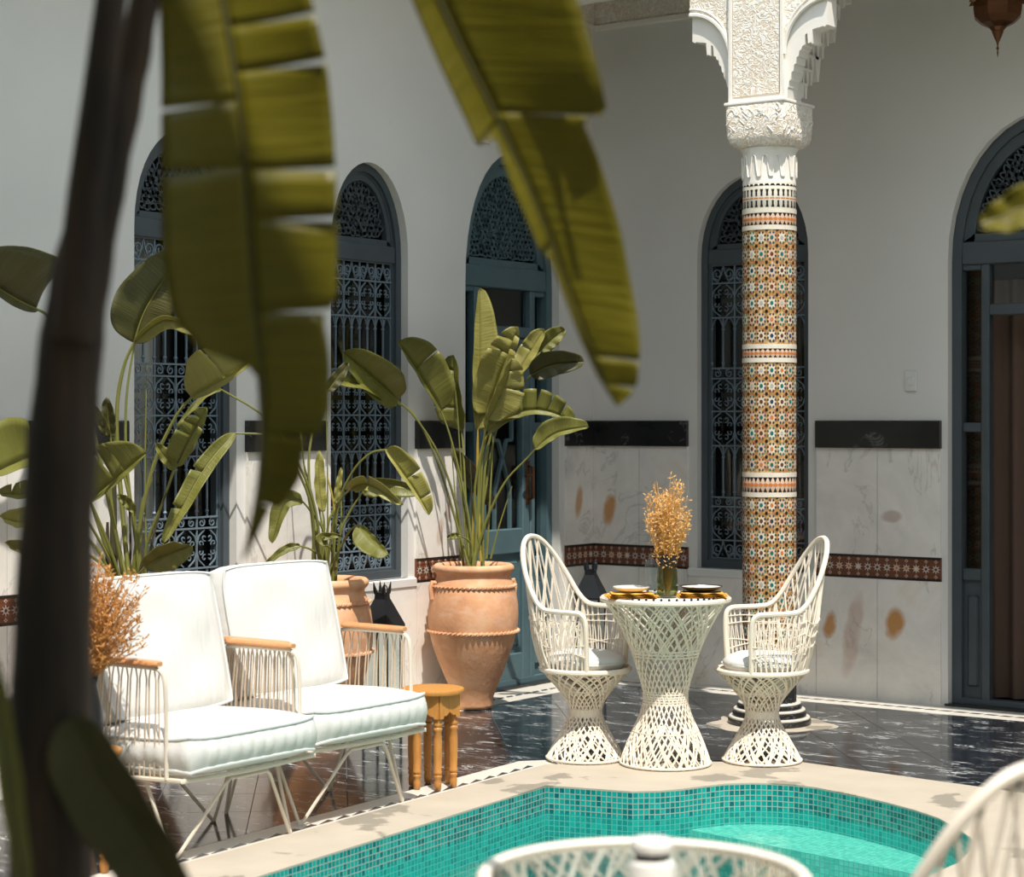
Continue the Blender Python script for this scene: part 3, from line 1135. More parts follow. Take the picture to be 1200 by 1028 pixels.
w = Wrap()
circ = 2 * PI * R0
NC = 16
cw = circ / NC
rnd = random.Random(11)
for (za, zb_) in ((.345, 1.125), (1.245, 1.785), (1.875, 2.435)):
    nr = round((zb_ - za) / .075)
    ch = (zb_ - za) / nr
    for r in range(nr):
        zc = za + (r + .5) * ch
        for c in range(NC):
            xc = (c + .5) * cw
            kind = (c + r) % 2
            pet = 0 if rnd.random() < .6 else 1
            cen = (2 if rnd.random() < .7 else 3) if kind else (6 if rnd.random() < .4 else (5 if rnd.random() < .6 else 7))
            dot = (2 if rnd.random() < .5 else 3) if kind else (5 if rnd.random() < .4 else 4)
            st = [((.0225 if k % 2 == 0 else .0135) * math.cos(PI * k / 8), (.0290 if k % 2 == 0 else .0175) * math.sin(PI * k / 8)) for k in range(16)]
            w.piece([(xc + p[0], zc + p[1]) for p in st], pet, .0012)
            w.piece(ell(xc, zc, .0088, .0108), cen, .002)
            for q in range(8):
                a = PI * q / 4 + PI / 8
                w.piece(ell(xc + .0210 * math.cos(a), zc + .0275 * math.sin(a), .0044, .0056, 6), dot, .0016)
            w.piece(ell(xc + cw / 2, zc + ch / 2, .0078, .0090), 4, .0018)
            for sx in (-1, 1):
                w.piece([(xc + sx * .0125, zc + ch / 2 - .005), (xc + sx * .0125 + .004, zc + ch / 2), (xc + sx * .0125, zc + ch / 2 + .005), (xc + sx * .0125 - .004, zc + ch / 2)], 7, .0014)
mo = w.mb.build('star_mosaic', MZ, shaft)
tag(mo, 'small glazed star mosaic pieces', kind='stuff')
# banded rings: cream fillets, black saw teeth, ochre zigzag
bands = Wrap()
for (za, zb_) in ((1.125, 1.245), (1.785, 1.875), (2.435, 2.54)):
    MB().lathe([(R0, za), (R0 + .0008, za + .001), (R0 + .0008, zb_ - .001), (R0, zb_)], 48).build('band', 'z_pink', column, True)
for (za, zb_) in ((1.125, 1.245), (1.785, 1.875), (2.435, 2.54)):
    h = zb_ - za
    for z in (za, zb_):
        d = .022 if z == za else -.022
        MB().lathe([(R0, min(z, z + d)), (R0 + .003, min(z, z + d)), (R0 + .003, max(z, z + d)), (R0, max(z, z + d))], 48, capb=False, capt=False).build('fillet', 'z_cream', column, True)
    for k in range(34):
        x = k * circ / 34
        s_ = circ / 34
        bands.piece([(x, za + .024), (x + s_ * .8, za + .024), (x + s_ * .4, za + h * .40)], 0, .0016)
        bands.piece([(x, zb_ - .024), (x + s_ * .4, zb_ - h * .40), (x + s_ * .8, zb_ - .024)], 0, .0016)
        bands.piece([(x, za + h * .46), (x + s_ * .45, za + h * .42), (x + s_ * .9, za + h * .46), (x + s_ * .9, za + h * .54), (x + s_ * .45, za + h * .58), (x, za + h * .54)], 1, .0014)
cream = MB().lathe([(R0, 2.54), (R0 + .0006, 2.541), (R0 + .0006, 2.672), (R0, 2.673)], 48).build('chequer_band', 'z_cream', column, True)
for k in range(30):
    x = k * circ / 30
    s_ = circ / 30
    for (z0, z1, up) in ((2.545, 2.578, 1), (2.600, 2.633, 0)):
        wa, wb = (.58, .36) if up else (.36, .58)
        zm = z0 + (z1 - z0) * (.45 if up else .55)
        bands.piece([(x + s_ * (.5 - wa / 2), z0), (x + s_ * (.5 + wa / 2), z0), (x + s_ * .66, zm), (x + s_ * (.5 + wb / 2), z1), (x + s_ * (.5 - wb / 2), z1), (x + s_ * .34, zm)], 0, .0016)
    bands.piece([(x, 2.650), (x + s_ * .9, 2.650), (x + s_ * .7, 2.660), (x + s_ * .2, 2.660)], 0, .0016)
    bands.piece([(x, 2.586), (x + s_ * .8, 2.586), (x + s_ * .8, 2.592), (x, 2.592)], 1, .0014)
bo = bands.mb.build('band_mosaic', ['z_black', 'z_orange'], shaft)
tag(bo, 'black and orange teeth of the mosaic bands', kind='stuff')
# neck with serpentine relief
nk = MB().lathe([(R0 + .001, 2.665), (R0 - .001, 2.69), (R0 - .002, 2.80), (R0 + .002, 2.822), (R0 + .012, 2.84)], 48)
nk.build('neck', 'stucco', column, True)
sp = MB()
pts = []
NL = 14
for k in range(NL * 20):
    ph = k / 20
    a = 2 * PI * k / (NL * 20)
    zz = 2.748 + .052 * max(-1, min(1, 1.5 * math.sin(2 * PI * ph)))
    pts.append(((R0 + .003) * math.cos(a), (R0 + .003) * math.sin(a), zz))
sp.tube(pts, .0036, 5, closed=True)
sp.build('serpentine_relief', 'stucco', column, True)
# capital block: rounded underside, carved faces
cap = MB()
q = .162
rings = []
for (z, s, rnd_) in ((2.838, .128, 1.0), (2.852, .146, .75), (2.872, .157, .45), (2.90, .161, .22), (2.96, .163, .12), (3.045, .163, .08), (3.05, .160, .08)):
    ring = []
    for k in range(40):
        a = 2 * PI * k / 40 + PI / 40
        c_, s_ = math.cos(a), math.sin(a)
        e = 2 / (2 + (1 - rnd_) * 14)
        ring.append((s * math.copysign(abs(c_) ** e, c_), s * math.copysign(abs(s_) ** e, s_), z))
    rings.append(ring)
vs = sum(rings, [])
fc = [(i * 40 + k, i * 40 + (k + 1) % 40, (i + 1) * 40 + (k + 1) % 40, (i + 1) * 40 + k) for i in range(len(rings) - 1) for k in range(40)]
fc += [tuple(range(39, -1, -1)), tuple(range((len(rings) - 1) * 40, len(rings) * 40))]
cap.add(vs, fc)
capo = tag(cap.build('capital', 'stucco_carved', column, True), 'carved white plaster capital')
cv = MB()
rc = random.Random(5)
for (ax, sg) in ((0, 1), (1, -1)):
    for k in range(26):
        u, z = rc.uniform(-.14, .14), rc.uniform(2.90, 3.03)
        a = rc.uniform(0, PI)
        L = rc.uniform(.012, .022)
        pts = []
        for i in range(6):
            t = i / 5 - .5
            uu = u + 2 * t * L * math.cos(a) + .010 * math.cos(4 * t) * math.sin(a)
            z_ = z + 2 * t * L * math.sin(a) + .010 * math.cos(4 * t) * math.cos(a)
            uu = max(-.152, min(.152, uu))
            pts.append((sg * .163, uu, z_) if ax == 0 else (uu, sg * .163, z_))
        cv.tube(pts, .0030, 5)
cv.build('scroll_relief', 'stucco', capo)
tag(MB().bbox(-.166, .166, -.166, .166, 3.05, 3.066, .004).build('abacus', 'stucco', column), 'plain moulded slab on the capital')

# arcade above the capital
arc = thing('wall_arcade', 'carved white arcade with scalloped brackets on the mosaic column', 'arcade', (CX, CY, 0))
arc['kind'] = 'structure'
PZ0 = 3.066
PH = .15
pil = MB().box(-PH, PH, -.13, .05, PZ0, 4.2)
pil.build('pier', 'stucco', arc)
MB().box(-PH + .022, PH - .022, -.137, -.13, PZ0 + .03, 4.1).build('carved_panel', 'stucco_carved', arc)
fr = MB()
for x0, x1 in ((-PH, -PH + .014), (PH - .014, PH)):
    fr.box(x0, x1, -.144, -.129, PZ0 - .001, 4.15)
fr.box(-PH + .0141, PH - .0141, -.143, -.13, PZ0, PZ0 + .016)
fr.build('panel_frame', 'stucco', arc)


def lobe(r0, rx, rz, z0, n=14, scal=0):
    """profile of a bracket leaving the pier: (distance from pier, z)"""
    pts = []
    for k in range(n + 1):
        a = PI / 2 * k / n
        pts.append((r0 + rx * (1 - math.cos(a)), z0 + rz * math.sin(a)))
    return pts


def bracket(parent, sgn, axis, x_end=None, lower=True, mat='stucco', carved_mat='stucco_carved', wallside=False):
    fx = (lambda u, v, a: (sgn * u, a, v)) if axis == 'x' else (lambda u, v, a: (a, sgn * u, v))
    # spandrel face with the round lobe
    face = lobe(PH, .232, .25, PZ0 + .215)
    top = face + [(face[-1][0], 3.70), (PH + .40, 3.72), (PH + .40, 4.2), (PH, 4.2)]
    mb = MB().prism(top, -.125, -.02, fx)
    mb.build('spandrel', carved_mat, parent)
    md = MB()
    md.tube([fx(p[0], p[1], -.127) for p in face], .011, 6)
    md.tube([fx(p[0] + .0, p[1] + .028, -.127) for p in face[3:]], .005, 5)
    md.build('arch_moulding', mat, parent, True)
    # lower scalloped plate set back, stepped edge
    low = lobe(PH, .225, .45, PZ0 - .0, 9)
    pts = []
    for i in range(len(low) - 1):
        a, b_ = low[i], low[i + 1]
        pts.append(a)
        m = ((a[0] + b_[0]) / 2, (a[1] + b_[1]) / 2)
        pts.append((b_[0] - .001, m[1] - .012))
    e = (PH + .235, PZ0 + .47)
    pts = [(PH - .001, PZ0)]
    steps = [(.008, .05), (.016, .085), (.028, .125), (.042, .16), (.056, .195), (.070, .225), (.086, .245), (.102, .30), (.118, .255), (.138, .255), (.142, .32), (.172, .325), (.205, .325)]
    for (dx, dz) in steps:
        pts.append((PH + dx, pts[-1][1] + .006))
        pts.append((PH + dx + .004, PZ0 + dz))
    pts += [(PH + .225, PZ0 + .335), (PH + .225, 3.80), (PH - .001, 3.80)]
    MB().prism(pts, -.112, -.015, fx).build('scalloped_soffit', mat, parent)


bracket(arc, -1, 'x')
bracket(arc, 1, 'x')
# shaded stalactite bracket towards the back wall
mq = MB()
zz = PZ0 + .03
wd = .02
for r in range(9):
    h = .075
    wd2 = .07 + r * .060
    z0, z1 = zz, zz + h
    y0 = .051
    y1 = y0 + wd2
    mq.box(.108, .145, y0, y1 + .008, z1 - .014, z1)
    nb = max(1, int(wd2 / .058)) + 1
    for k in range(nb + 1):
        y = y0 + (y1 - y0) * k / nb
        mq.prism([(y - .006, z0), (y + .006, z0), (y + .016, z1 - .012), (y - .016, z1 - .012)], .112, .14, lambda u, v, a: (a, u, v))
    mq.prism([(y0, z0 - .012), (y0 + .012, z0 - .012), (y0 + .03, z1 - .012), (y0, z1 - .012)], .108, .145, lambda u, v, a: (a, u, v))
    if r % 3 == 2:
        mq.prism([(y1 - .01, z0 - .05), (y1 + .006, z0 - .05), (y1 + .03, z1), (y1 - .03, z1)], .108, .145, lambda u, v, a: (a, u, v))
    zz += h
tag(mq.build('stalactite_bracket', 'stucco', arc), 'pierced plaster stalactite bracket in shade')
bk = MB().prism([(.049, PZ0), (.10, PZ0), (.105, 3.3), (.13, 3.6), (.46, 3.8), (.46, 4.2), (.049, 4.2)], -.10, .10, lambda u, v, a: (a, u, v))
bk.build('back_spandrel', 'stucco_carved', arc)
# beam that carries on to the walls, with the half bracket on the left wall
MB().box(-CX, -PH - .40, -.125, .10, 3.72, 4.2).box(PH + .40, 7.4, -.125, .10, 3.72, 4.2).build('beam', 'stucco', arc)
hb = MB()
steps = [(.0, 3.02), (.022, 3.02), (.030, 3.10), (.050, 3.16), (.066, 3.24), (.09, 3.33), (.12, 3.42), (.17, 3.50), (.235, 3.56), (.235, 3.80), (.5, 3.95), (.0, 3.95)]
hb.prism([(-CX + p[0], p[1]) for p in steps], -.06, .06, lambda u, v, a: (u, a, v))
tag(hb.build('wall_bracket', 'stucco_carved', arc), 'carved half bracket where the arcade meets the wall')

# ================================================================== COPPER LANTERN
cl = thing('copper_lantern', 'dark copper hanging lantern with pointed finial at top right', 'lantern', (2.75, -.57, 3.295))
body = MB()
NF = 8
body.lathe([(.008, .07), (.022, .10), (.045, .125), (.085, .145), (.118, .175), (.125, .215), (.120, .26), (.112, .28), (.112, .75), (.06, .90), (.02, 1.0)], NF, capb=True)
body.build('body', 'copper', cl)
fn = MB().lathe([(.001, -.02), (.004, 0), (.003, .015), (.0085, .022), (.003, .032), (.006, .05), (.018, .075), (.03, .105), (.001, .11)], 10)
fn.build('finial', 'copper', cl, True)
for k in range(NF):
    a = 2 * PI * (k + .0) / NF
    MB().tube([(.118 * math.cos(a), .118 * math.sin(a), .262), (.148 * math.cos(a), .148 * math.sin(a), .245)], [.022, .001], 5).build('spike', 'copper', cl)
rg = MB()
for k in range(NF):
    a = 2 * PI * k / NF
    rg.tube([(.114 * math.cos(a), .114 * math.sin(a), .24), (.114 * math.cos(a), .114 * math.sin(a), .76)], .006, 4)
rg.build('rib', 'copper', cl)
MB().tube([(0, 0, 1.0), (0, 0, WALL_TOP - 3.295)], .004, 5).build('chain', 'copper', cl)

# ================================================================== TERRACOTTA POTS


def rope(mb, r, z, n=52, tilt=.35, rt=.008):
    for k in range(n):
        a0, a1 = 2 * PI * k / n, 2 * PI * (k + 1.15) / n
        mb.tube([(r * math.cos(a0), r * math.sin(a0), z - .006), ((r + .007) * math.cos((a0 + a1) / 2), (r + .007) * math.sin((a0 + a1) / 2), z), (r * math.cos(a1), r * math.sin(a1), z + .006)], [rt * .6, rt, rt * .6], 5)


def make_pot(label):
    t = thing('terracotta_pot', label, 'pot', group='tall terracotta jars')
    p = [(.085, 0), (.098, .004), (.100, .02), (.104, .06), (.120, .10), (.150, .17), (.182, .25), (.208, .32), (.226, .39), (.234, .44), (.236, .49), (.233, .54), (.224, .595), (.214, .635), (.203, .662), (.196, .676), (.192, .690), (.194, .702), (.205, .712), (.213, .726), (.210, .742), (.198, .752), (.184, .750), (.174, .736), (.172, .70), (.168, .64)]
    MB().lathe(p, 56, wob=lambda a, z: .0022 * math.sin(3 * a + z * 9)).build('body', 'terracotta', t, 'all')
    for r, z, nm in ((.229, .405, 'rope_band'), (.213, .640, 'rope_band')):
        mb = MB()
        rope(mb, r + .002, z)
        mb.build(nm, 'terracotta', t, True)
    for a in (PI * 1.32, PI * .32):
        c, s = math.cos(a), math.sin(a)
        MB().tube([((.204) * c, .204 * s, .655), (.226 * c, .226 * s, .66), (.236 * c, .236 * s, .635), (.232 * c, .232 * s, .60), (.226 * c, .226 * s, .575)], [.014, .013, .011, .012, .016], 7).build('lug', 'terracotta', t, True)
    MB().lathe([(.17, .66), (.12, .672), (.05, .67), (.001, .672)], 24).build('soil', 'soil', t, True)
    return t


POT1 = Vector((.275, -1.54, .002))
POT2 = Vector((.275, -2.715, .002))
POT3 = Vector((.275, -3.92, .002))
pot1 = make_pot('large terracotta jar with rope bands in front of the teal door')
pot1.location = POT1
dup(pot1, POT2, .5, 'terracotta jar half hidden behind the right armchair beside the black lantern')
dup(pot1, POT3, 1.1, 'terracotta jar hidden behind the left armchair')

# ================================================================== BLACK LANTERNS


def make_lantern(label):
    t = thing('black_lantern', label, 'lantern', group='black floor lanterns')
    h = .072
    MB().bbox(-h, h, -h, h, 0, .025, .004).build('base', 'black_metal', t)
    for sx in (-1, 1):
        for sy in (-1, 1):
            x0, x1 = sorted((sx * h, sx * (h - .010)))
            y0, y1 = sorted((sy * h, sy * (h - .010)))
            MB().box(x0, x1, y0, y1, .025, .49).build('post', 'black_metal', t)
    for k in range(4):
        a = k * PI / 2
        g_ = MB().add([(-h + .01, -h + .005, .025), (h - .01, -h + .005, .025), (h - .01, -h + .005, .48), (-h + .01, -h + .005, .48), (-h + .01, -h + .007, .025), (h - .01, -h + .007, .025), (h - .01, -h + .007, .48), (-h + .01, -h + .007, .48)],
                      [(0, 1, 2, 3), (7, 6, 5, 4), (0, 4, 5, 1), (3, 2, 6, 7)])
        g_.build('pane', 'glass', t, rotz=a)
    rf = MB()
    rf.add([(-.082, -.082, .485), (.082, -.082, .485), (.082, .082, .485), (-.082, .082, .485), (-.082, -.082, .497), (.082, -.082, .497), (.082, .082, .497), (-.082, .082, .497), (-.030, -.030, .622), (.030, -.030, .622), (.030, .030, .622), (-.030, .030, .622)],
           [(3, 2, 1, 0), (0, 1, 5, 4), (1, 2, 6, 5), (2, 3, 7, 6), (3, 0, 4, 7), (4, 5, 9, 8), (5, 6, 10, 9), (6, 7, 11, 10), (7, 4, 8, 11), (8, 9, 10, 11)])
    rf.build('roof', 'black_metal', t)
    ch = MB().prism([(-.030, .622), (.030, .622), (.026, .655), (-.026, .655)], -.026, .026, lambda u, v, q: (u, q, v))
    ch.build('chimney', 'black_metal', t)
    for sx in (-1, 1):
        for sy in (-1, 1):
            MB().tube([(sx * .022, sy * .022, .65), (sx * .027, sy * .027, .675), (sx * .031, sy * .031, .708)], [.011, .008, .0015], 4).build('prong', 'black_metal', t)
    MB().tube([(.030 + .014 * math.cos(q), -.024, .668 + .026 * math.sin(q)) for q in [2 * PI * k / 14 for k in range(14)]], .0035, 5, closed=True).build('ring_handle', 'black_metal', t)
    return t


lan = make_lantern('tall black metal lantern on the floor beside the terracotta jar')
lan.location = (.29, -2.30, .002)
lan.rotation_euler[2] = .15
dup(lan, (.25, -.40, .002), .3, 'black metal lantern in the corner behind the white wicker chair')

# ================================================================== WOVEN RESIN CHAIRS AND TABLES


def woven(mb, prof, n, twist, rt, rnd, seg=13, jit=.0):
    """crossing helical strands over a surface of revolution; prof(t) -> (r, z)"""
    for s in (-1, 1):
        for k in range(n):
            a0 = 2 * PI * (k + rnd.uniform(-jit, jit)) / n
            tw = twist * (1 + rnd.uniform(-jit, jit) * .5)
            pts = []
            for i in range(seg + 1):
                t = i / seg
                r, z = prof(t)
                a = a0 + s * tw * (t - .5)
                pts.append((r * math.cos(a), r * math.sin(a), z))
            mb.tube(pts, rt, 4)


def interp(tab):
    def f(t):
        z = tab[0][1] + (tab[-1][1] - tab[0][1]) * t
        for (r0, z0), (r1, z1) in zip(tab[:-1], tab[1:]):
            if z <= z1 + 1e-9:
                q = (z - z0) / (z1 - z0)
                return (r0 + (r1 - r0) * q, z)
        return tab[-1]
    return f


def smooth_tab(tab, n=8):
    return [(p.x, p.y) for p in catmull([(r, z, 0) for r, z in tab], n)]


def pedestal(t, tab, nst, name_ring=True, hoops=()):
    rnd = random.Random(21)
    tb = smooth_tab(tab)
    f = interp(tb)
    z0, z1 = tb[0][1], tb[-1][1]
    ni = min(range(len(tb)), key=lambda i: tb[i][0])
    tn = (tb[ni][1] - z0) / (z1 - z0)
    mb = MB()
    woven(mb, f, nst, 2.6, .0042, rnd, 16, .12)
    # extra splayed strands in the flares
    lo = lambda t: f(t * tn * .62)
    hi = lambda t: f(1 - (1 - tn) * .55 * (1 - t))
    woven(mb, lo, nst + 6, .42, .0040, rnd, 6, .9)
    woven(mb, hi, nst + 6, .62, .0038, rnd, 6, .8)
    # bound waist, closely wound
    for q in [tn + d for d in (-.035, -.02, -.005, .01, .025)] + list(hoops):
        r, z = f(q)
        mb.tube([((r + .001) * math.cos(2 * PI * k / 32), (r + .001) * math.sin(2 * PI * k / 32), z) for k in range(32)], .0045, 4, closed=True)
    mb.build('woven_pedestal', 'resin_white', t)
    r, z = tb[0]
    MB().tube([(r * math.cos(2 * PI * k / 40), r * math.sin(2 * PI * k / 40), z + .005) for k in range(40)], .0055, 6, closed=True).build('foot_ring', 'resin_white', t, True)


def make_wchair(label):
    t = thing('woven_chair', label, 'chair', group='white woven resin chairs')
    pedestal(t, [(.172, 0.004), (.150, .045), (.118, .10), (.086, .16), (.070, .205), (.078, .25), (.112, .30), (.160, .355), (.192, .392)], 26, hoops=(.30, .78))
    SR = .196
    SZ = .40
    MB().tube([(SR * math.cos(2 * PI * k / 48), SR * math.sin(2 * PI * k / 48), SZ) for k in range(48)], .012, 8, closed=True).build('seat_ring', 'resin_white', t, True)
    MB().lathe([(.001, .392), (.19, .394), (.19, .400), (.001, .402)], 32).build('seat', 'resin_white', t, True)
    # rim: front post, arm, back oval, arm, front post
    half = [(.105, .165, SZ), (.110, .176, .54), (.106, .182, .625), (.085, .186, .655), (.04, .190, .660), (-.05, .192, .662), (-.105, .190, .672), (-.150, .184, .715), (-.200, .168, .80), (-.245, .130, .89), (-.275, .070, .955), (-.285, .0, .975)]
    full = half + [(x, -y, z) for x, y, z in reversed(half[:-1])]
    rim = catmull(full, 6)
    MB().tube(rim, .0115, 8).build('rim', 'resin_white', t, True)
    # back hoop joining the arms to the seat behind
    lacing = MB()
    rnd = random.Random(4)
    seat_pt = lambda a: Vector((SR * math.cos(a), SR * math.sin(a), SZ + .005))
    n = len(rim)
    i0, i1 = int(n * .30), int(n * .70)
    # back: strands from the rear seat ring to the back oval, crossing, bellied backwards
    NB = 17
    for s in (-1, 1):
        for k in range(NB):
            u = (k + rnd.uniform(-.25, .25)) / (NB - 1)
            u = min(1, max(0, u))
            a = PI * .62 + PI * .76 * u
            p = seat_pt(a)
            v = min(1, max(0, u + s * .19 + rnd.uniform(-.05, .05)))
            qv = rim[int(i0 + (i1 - i0) * v)]
            m1 = p.lerp(qv, .33)
            m2 = p.lerp(qv, .66)
            e = Vector((math.cos(a), math.sin(a), 0))
            pts = [p, m1 + e * .018, m2 + e * .010, qv]
            lacing.tube(catmull(pts, 3), .0042, 4)
    # horizontal weave of the back
    for q, zb in ((.35, .52), (.42, .565), (.5, .62)):
        pts = []
        for k in range(15):
            a = PI * .60 + PI * .80 * k / 14
            r = SR + .012 + (zb - SZ) * .10
            pts.append((r * math.cos(a) - (zb - SZ) * .12, r * math.sin(a) * .97, zb + .012 * math.sin(k * 1.9)))
        lacing.tube(pts, .0036, 4)
    # sides: from the arms to the seat
    ja0, ja1 = int(n * .10), int(n * .30)
    for sd in (1, -1):
        for k in range(10):
            u = k / 9
            idx = int(ja0 + (ja1 - ja0) * u)
            top = rim[idx].copy()
            a = PI * .33 + PI * .34 * u
            p = seat_pt(a)
            for off in (-.05, .06):
                a2 = a + off
                p = seat_pt(a2)
                lacing.tube([(p.x, sd * p.y, p.z), ((p.x + top.x) / 2, sd * (p.y + top.y) / 2 * 1.02, (p.z + top.z) / 2), (top.x, sd * top.y, top.z)], .003, 4)
        for zq, dz in ((.62, .0), (.585, .012), (.52, -.03), (.47, .05)):
            pts = []
            for k in range(8):
                u = k / 7
                x = .107 - .24 * u
                y = .180 + .010 * math.sin(PI * u)
                pts.append((x, sd * y * (1 if zq > .55 else 1.02), zq + dz * u + .005 * math.sin(5 * u)))
            lacing.tube(pts, .0032, 4)
    lacing.build('woven_back', 'resin_white', t)
    cu = MB()
    prof = [(.001, .398), (.12, .400), (.160, .408), (.176, .428), (.174, .446), (.155, .462), (.12, .474), (.07, .480), (.001, .482)]
    cu.lathe(prof, 40, wob=lambda a, z: .004 * math.sin(3 * a) + .003 * math.sin(5 * a + 1))
    c = cu.build('cushion', 'cushion_white', t, 'all')
    c['label'] = 'round off-white seat cushion'
    MB().tube([(.1765 * math.cos(2 * PI * k / 40), .1765 * math.sin(2 * PI * k / 40), .430) for k in range(40)], .0035, 5, closed=True).build('piping', 'piping', c, True)
    return t


def make_wtable(label):
    t = thing('woven_table', label, 'table', group='white woven resin tables')
    pedestal(t, [(.196, .004), (.178, .06), (.150, .13), (.118, .20), (.096, .27), (.098, .33), (.118, .40), (.150, .50), (.195, .60), (.240, .675), (.268, .715)], 32, hoops=(.20, .66, .68, .70))
    MB().tube([(.274 * math.cos(2 * PI * k / 56), .274 * math.sin(2 * PI * k / 56), .720) for k in range(56)], .0125, 8, closed=True).build('rim', 'resin_white', t, True)
    MB().lathe([(.001, .720), (.262, .720), (.264, .723), (.262, .727), (.001, .727)], 48).build('glass_top', 'glass', t, True)
    return t


def rot_of(vx, vy):
    return math.atan2(vy, vx)


GZ = .006
wt1 = make_wtable('white woven table set with plates and dried grass')
wt1.location = (1.999, -2.435, GZ)
wc1 = make_wchair('white woven chair on the left of the set table, facing right')
wc1.location = (1.639, -2.523, GZ)
wc1.rotation_euler[2] = rot_of(.997, .05)
dup(wc1, (2.3, -2.118, GZ), rot_of(-.668, -.744), 'white woven chair on the right of the set table, before the mosaic column')
# near set
tn_ = CAM + RX * .225 + VW * 3.42
dup(wt1, (tn_.x, tn_.y, 0), .4, 'blurred white woven table with glass top in the near foreground')
fd = RX * -.5 + VW * .85
cn_ = CAM + RX * .655 + VW * 3.29
dup(wc1, (cn_.x, cn_.y, 0), rot_of(fd.x, fd.y), 'blurred white woven chair back in the bottom right corner')

# ---- things on the set table
TZ = GZ + .7275
TX, TY = 1.999, -2.435
ptm = thing('placemat', 'round white placemat with black pompom fringe on the set table', 'placemat', (TX, TY, TZ))
MB().lathe([(.001, 0), (.235, 0), (.238, .002), (.235, .004), (.001, .004)], 40).build('mat', 'ceramic_white', ptm, True)
pm = MB()
for k in range(46):
    a = 2 * PI * k / 46
    pm.lathe([(.001, -.001), (.005, .002), (.0068, .006), (.005, .010), (.001, .012)], 6, .241 * math.cos(a), .241 * math.sin(a))
pm.build('pompom_fringe', 'pompom_black', ptm, True)
dirL = RX * -.152 + VW * -.06
dirR = RX * .152 + VW * -.03


def napkin(label, d, rz):
    t = thing('napkin', label, 'napkin', (TX + d.x - VW.x * .03, TY + d.y - VW.y * .03, TZ + .0045), rz, 'yellow napkins')
    mb = MB()
    vs, fc = [], []
    N = 12
    for lay in range(3):
        b0 = len(mb.v)
        vs = []
        for i in range(N + 1):
            for j in range(N + 1):
                x = (i / N - .5) * (.205 - lay * .012)
                y = (j / N - .5) * (.165 - lay * .010)
                z = .004 + lay * .008 + .0022 * math.sin(i * 1.3 + lay) * math.cos(j * .9)
                vs.append((x, y, z))
        fc = [(i * (N + 1) + j, (i + 1) * (N + 1) + j, (i + 1) * (N + 1) + j + 1, i * (N + 1) + j + 1) for i in range(N) for j in range(N)]
        mb.add(vs, fc)
        mb.add([(v[0], v[1], max(0, v[2] - .005)) for v in vs], [tuple(reversed(f)) for f in fc])
    mb.build('cloth', 'napkin_yellow', t, 'all')
    fr_ = MB()
    for s in (-1, 1):
        for k in range(12):
            y = (k / 11 - .5) * .115
            fr_.tube([(s * .100, y, .010), (s * .110, y + .002, .012), (s * .116, y - .001, .006)], [.003, .002, .001], 4)
    fr_.build('fringe', 'napkin_yellow', t)
    return t


napkin('yellow fringed napkin under the left plate', dirL, .66)
napkin('yellow fringed napkin under the right plate', dirR, .60)


def plate(label, d, r):
    t = thing('plate', label, 'plate', (TX + d.x, TY + d.y, TZ + .0275), 0, 'plates on the set table')
    MB().lathe([(.001, 0), (r * .55, 0), (r * .85, .010), (r, .020), (r, .0225), (r * .86, .0135), (r * .55, .004), (.001, .004)], 36).build('dish', 'ceramic_dark' if r > .08 else 'ceramic_white', t, 'all')
    MB().lathe([(.001, .0045), (r * .55, .0045), (r * .84, .0138), (r * .93, .0185), (r * .93, .0195), (r * .84, .0152), (r * .55, .0062), (.001, .0062)], 36).build('glaze', 'ceramic_white', t, 'all')
    return t


plate('left white plate on the set table', dirL, .079)
p2 = plate('right dark rimmed plate with folded white napkin', dirR, .092)
cr = MB()
cr.lathe([(.001, .004), (.035, .006), (.05, .012), (.04, .018), (.02, .026), (.001, .028)], 14, wob=lambda a, z: .008 * math.sin(3 * a))
cr.build('folded_napkin', 'ceramic_white', p2, 'all')
dv = RX * .0 + VW * -.10
va = thing('glass_vase', 'dark green glass vase holding dried grass on the set table', 'vase', (TX + dv.x, TY + dv.y, TZ + .0045))
MB().lathe([(.030, 0), (.040, .005), (.045, .025), (.046, .07), (.043, .115), (.040, .145), (.041, .168), (.042, .186), (.039, .186), (.038, .168), (.037, .145), (.040, .115), (.043, .07), (.042, .025), (.034, .010), (.001, .009)], 32).build('body', 'glass_green', va, 'all')
MB().lathe([(.0412, .142), (.0432, .148), (.0442, .183), (.0425, .187)], 32, capb=False, capt=False).build('dark_collar', 'ceramic_dark', va, True)
dg = RX * -.055 + VW * .03
gl_ = thing('tumbler', 'clear drinking glass behind the green vase', 'glass', (TX + dg.x, TY + dg.y, TZ + .0045))
MB().lathe([(.022, 0), (.026, .003), (.028, .05), (.033, .12), (.035, .155), (.0335, .155), (.031, .12), (.026, .05), (.024, .008), (.001, .007)], 28).build('bowl', 'glass', gl_, 'all')


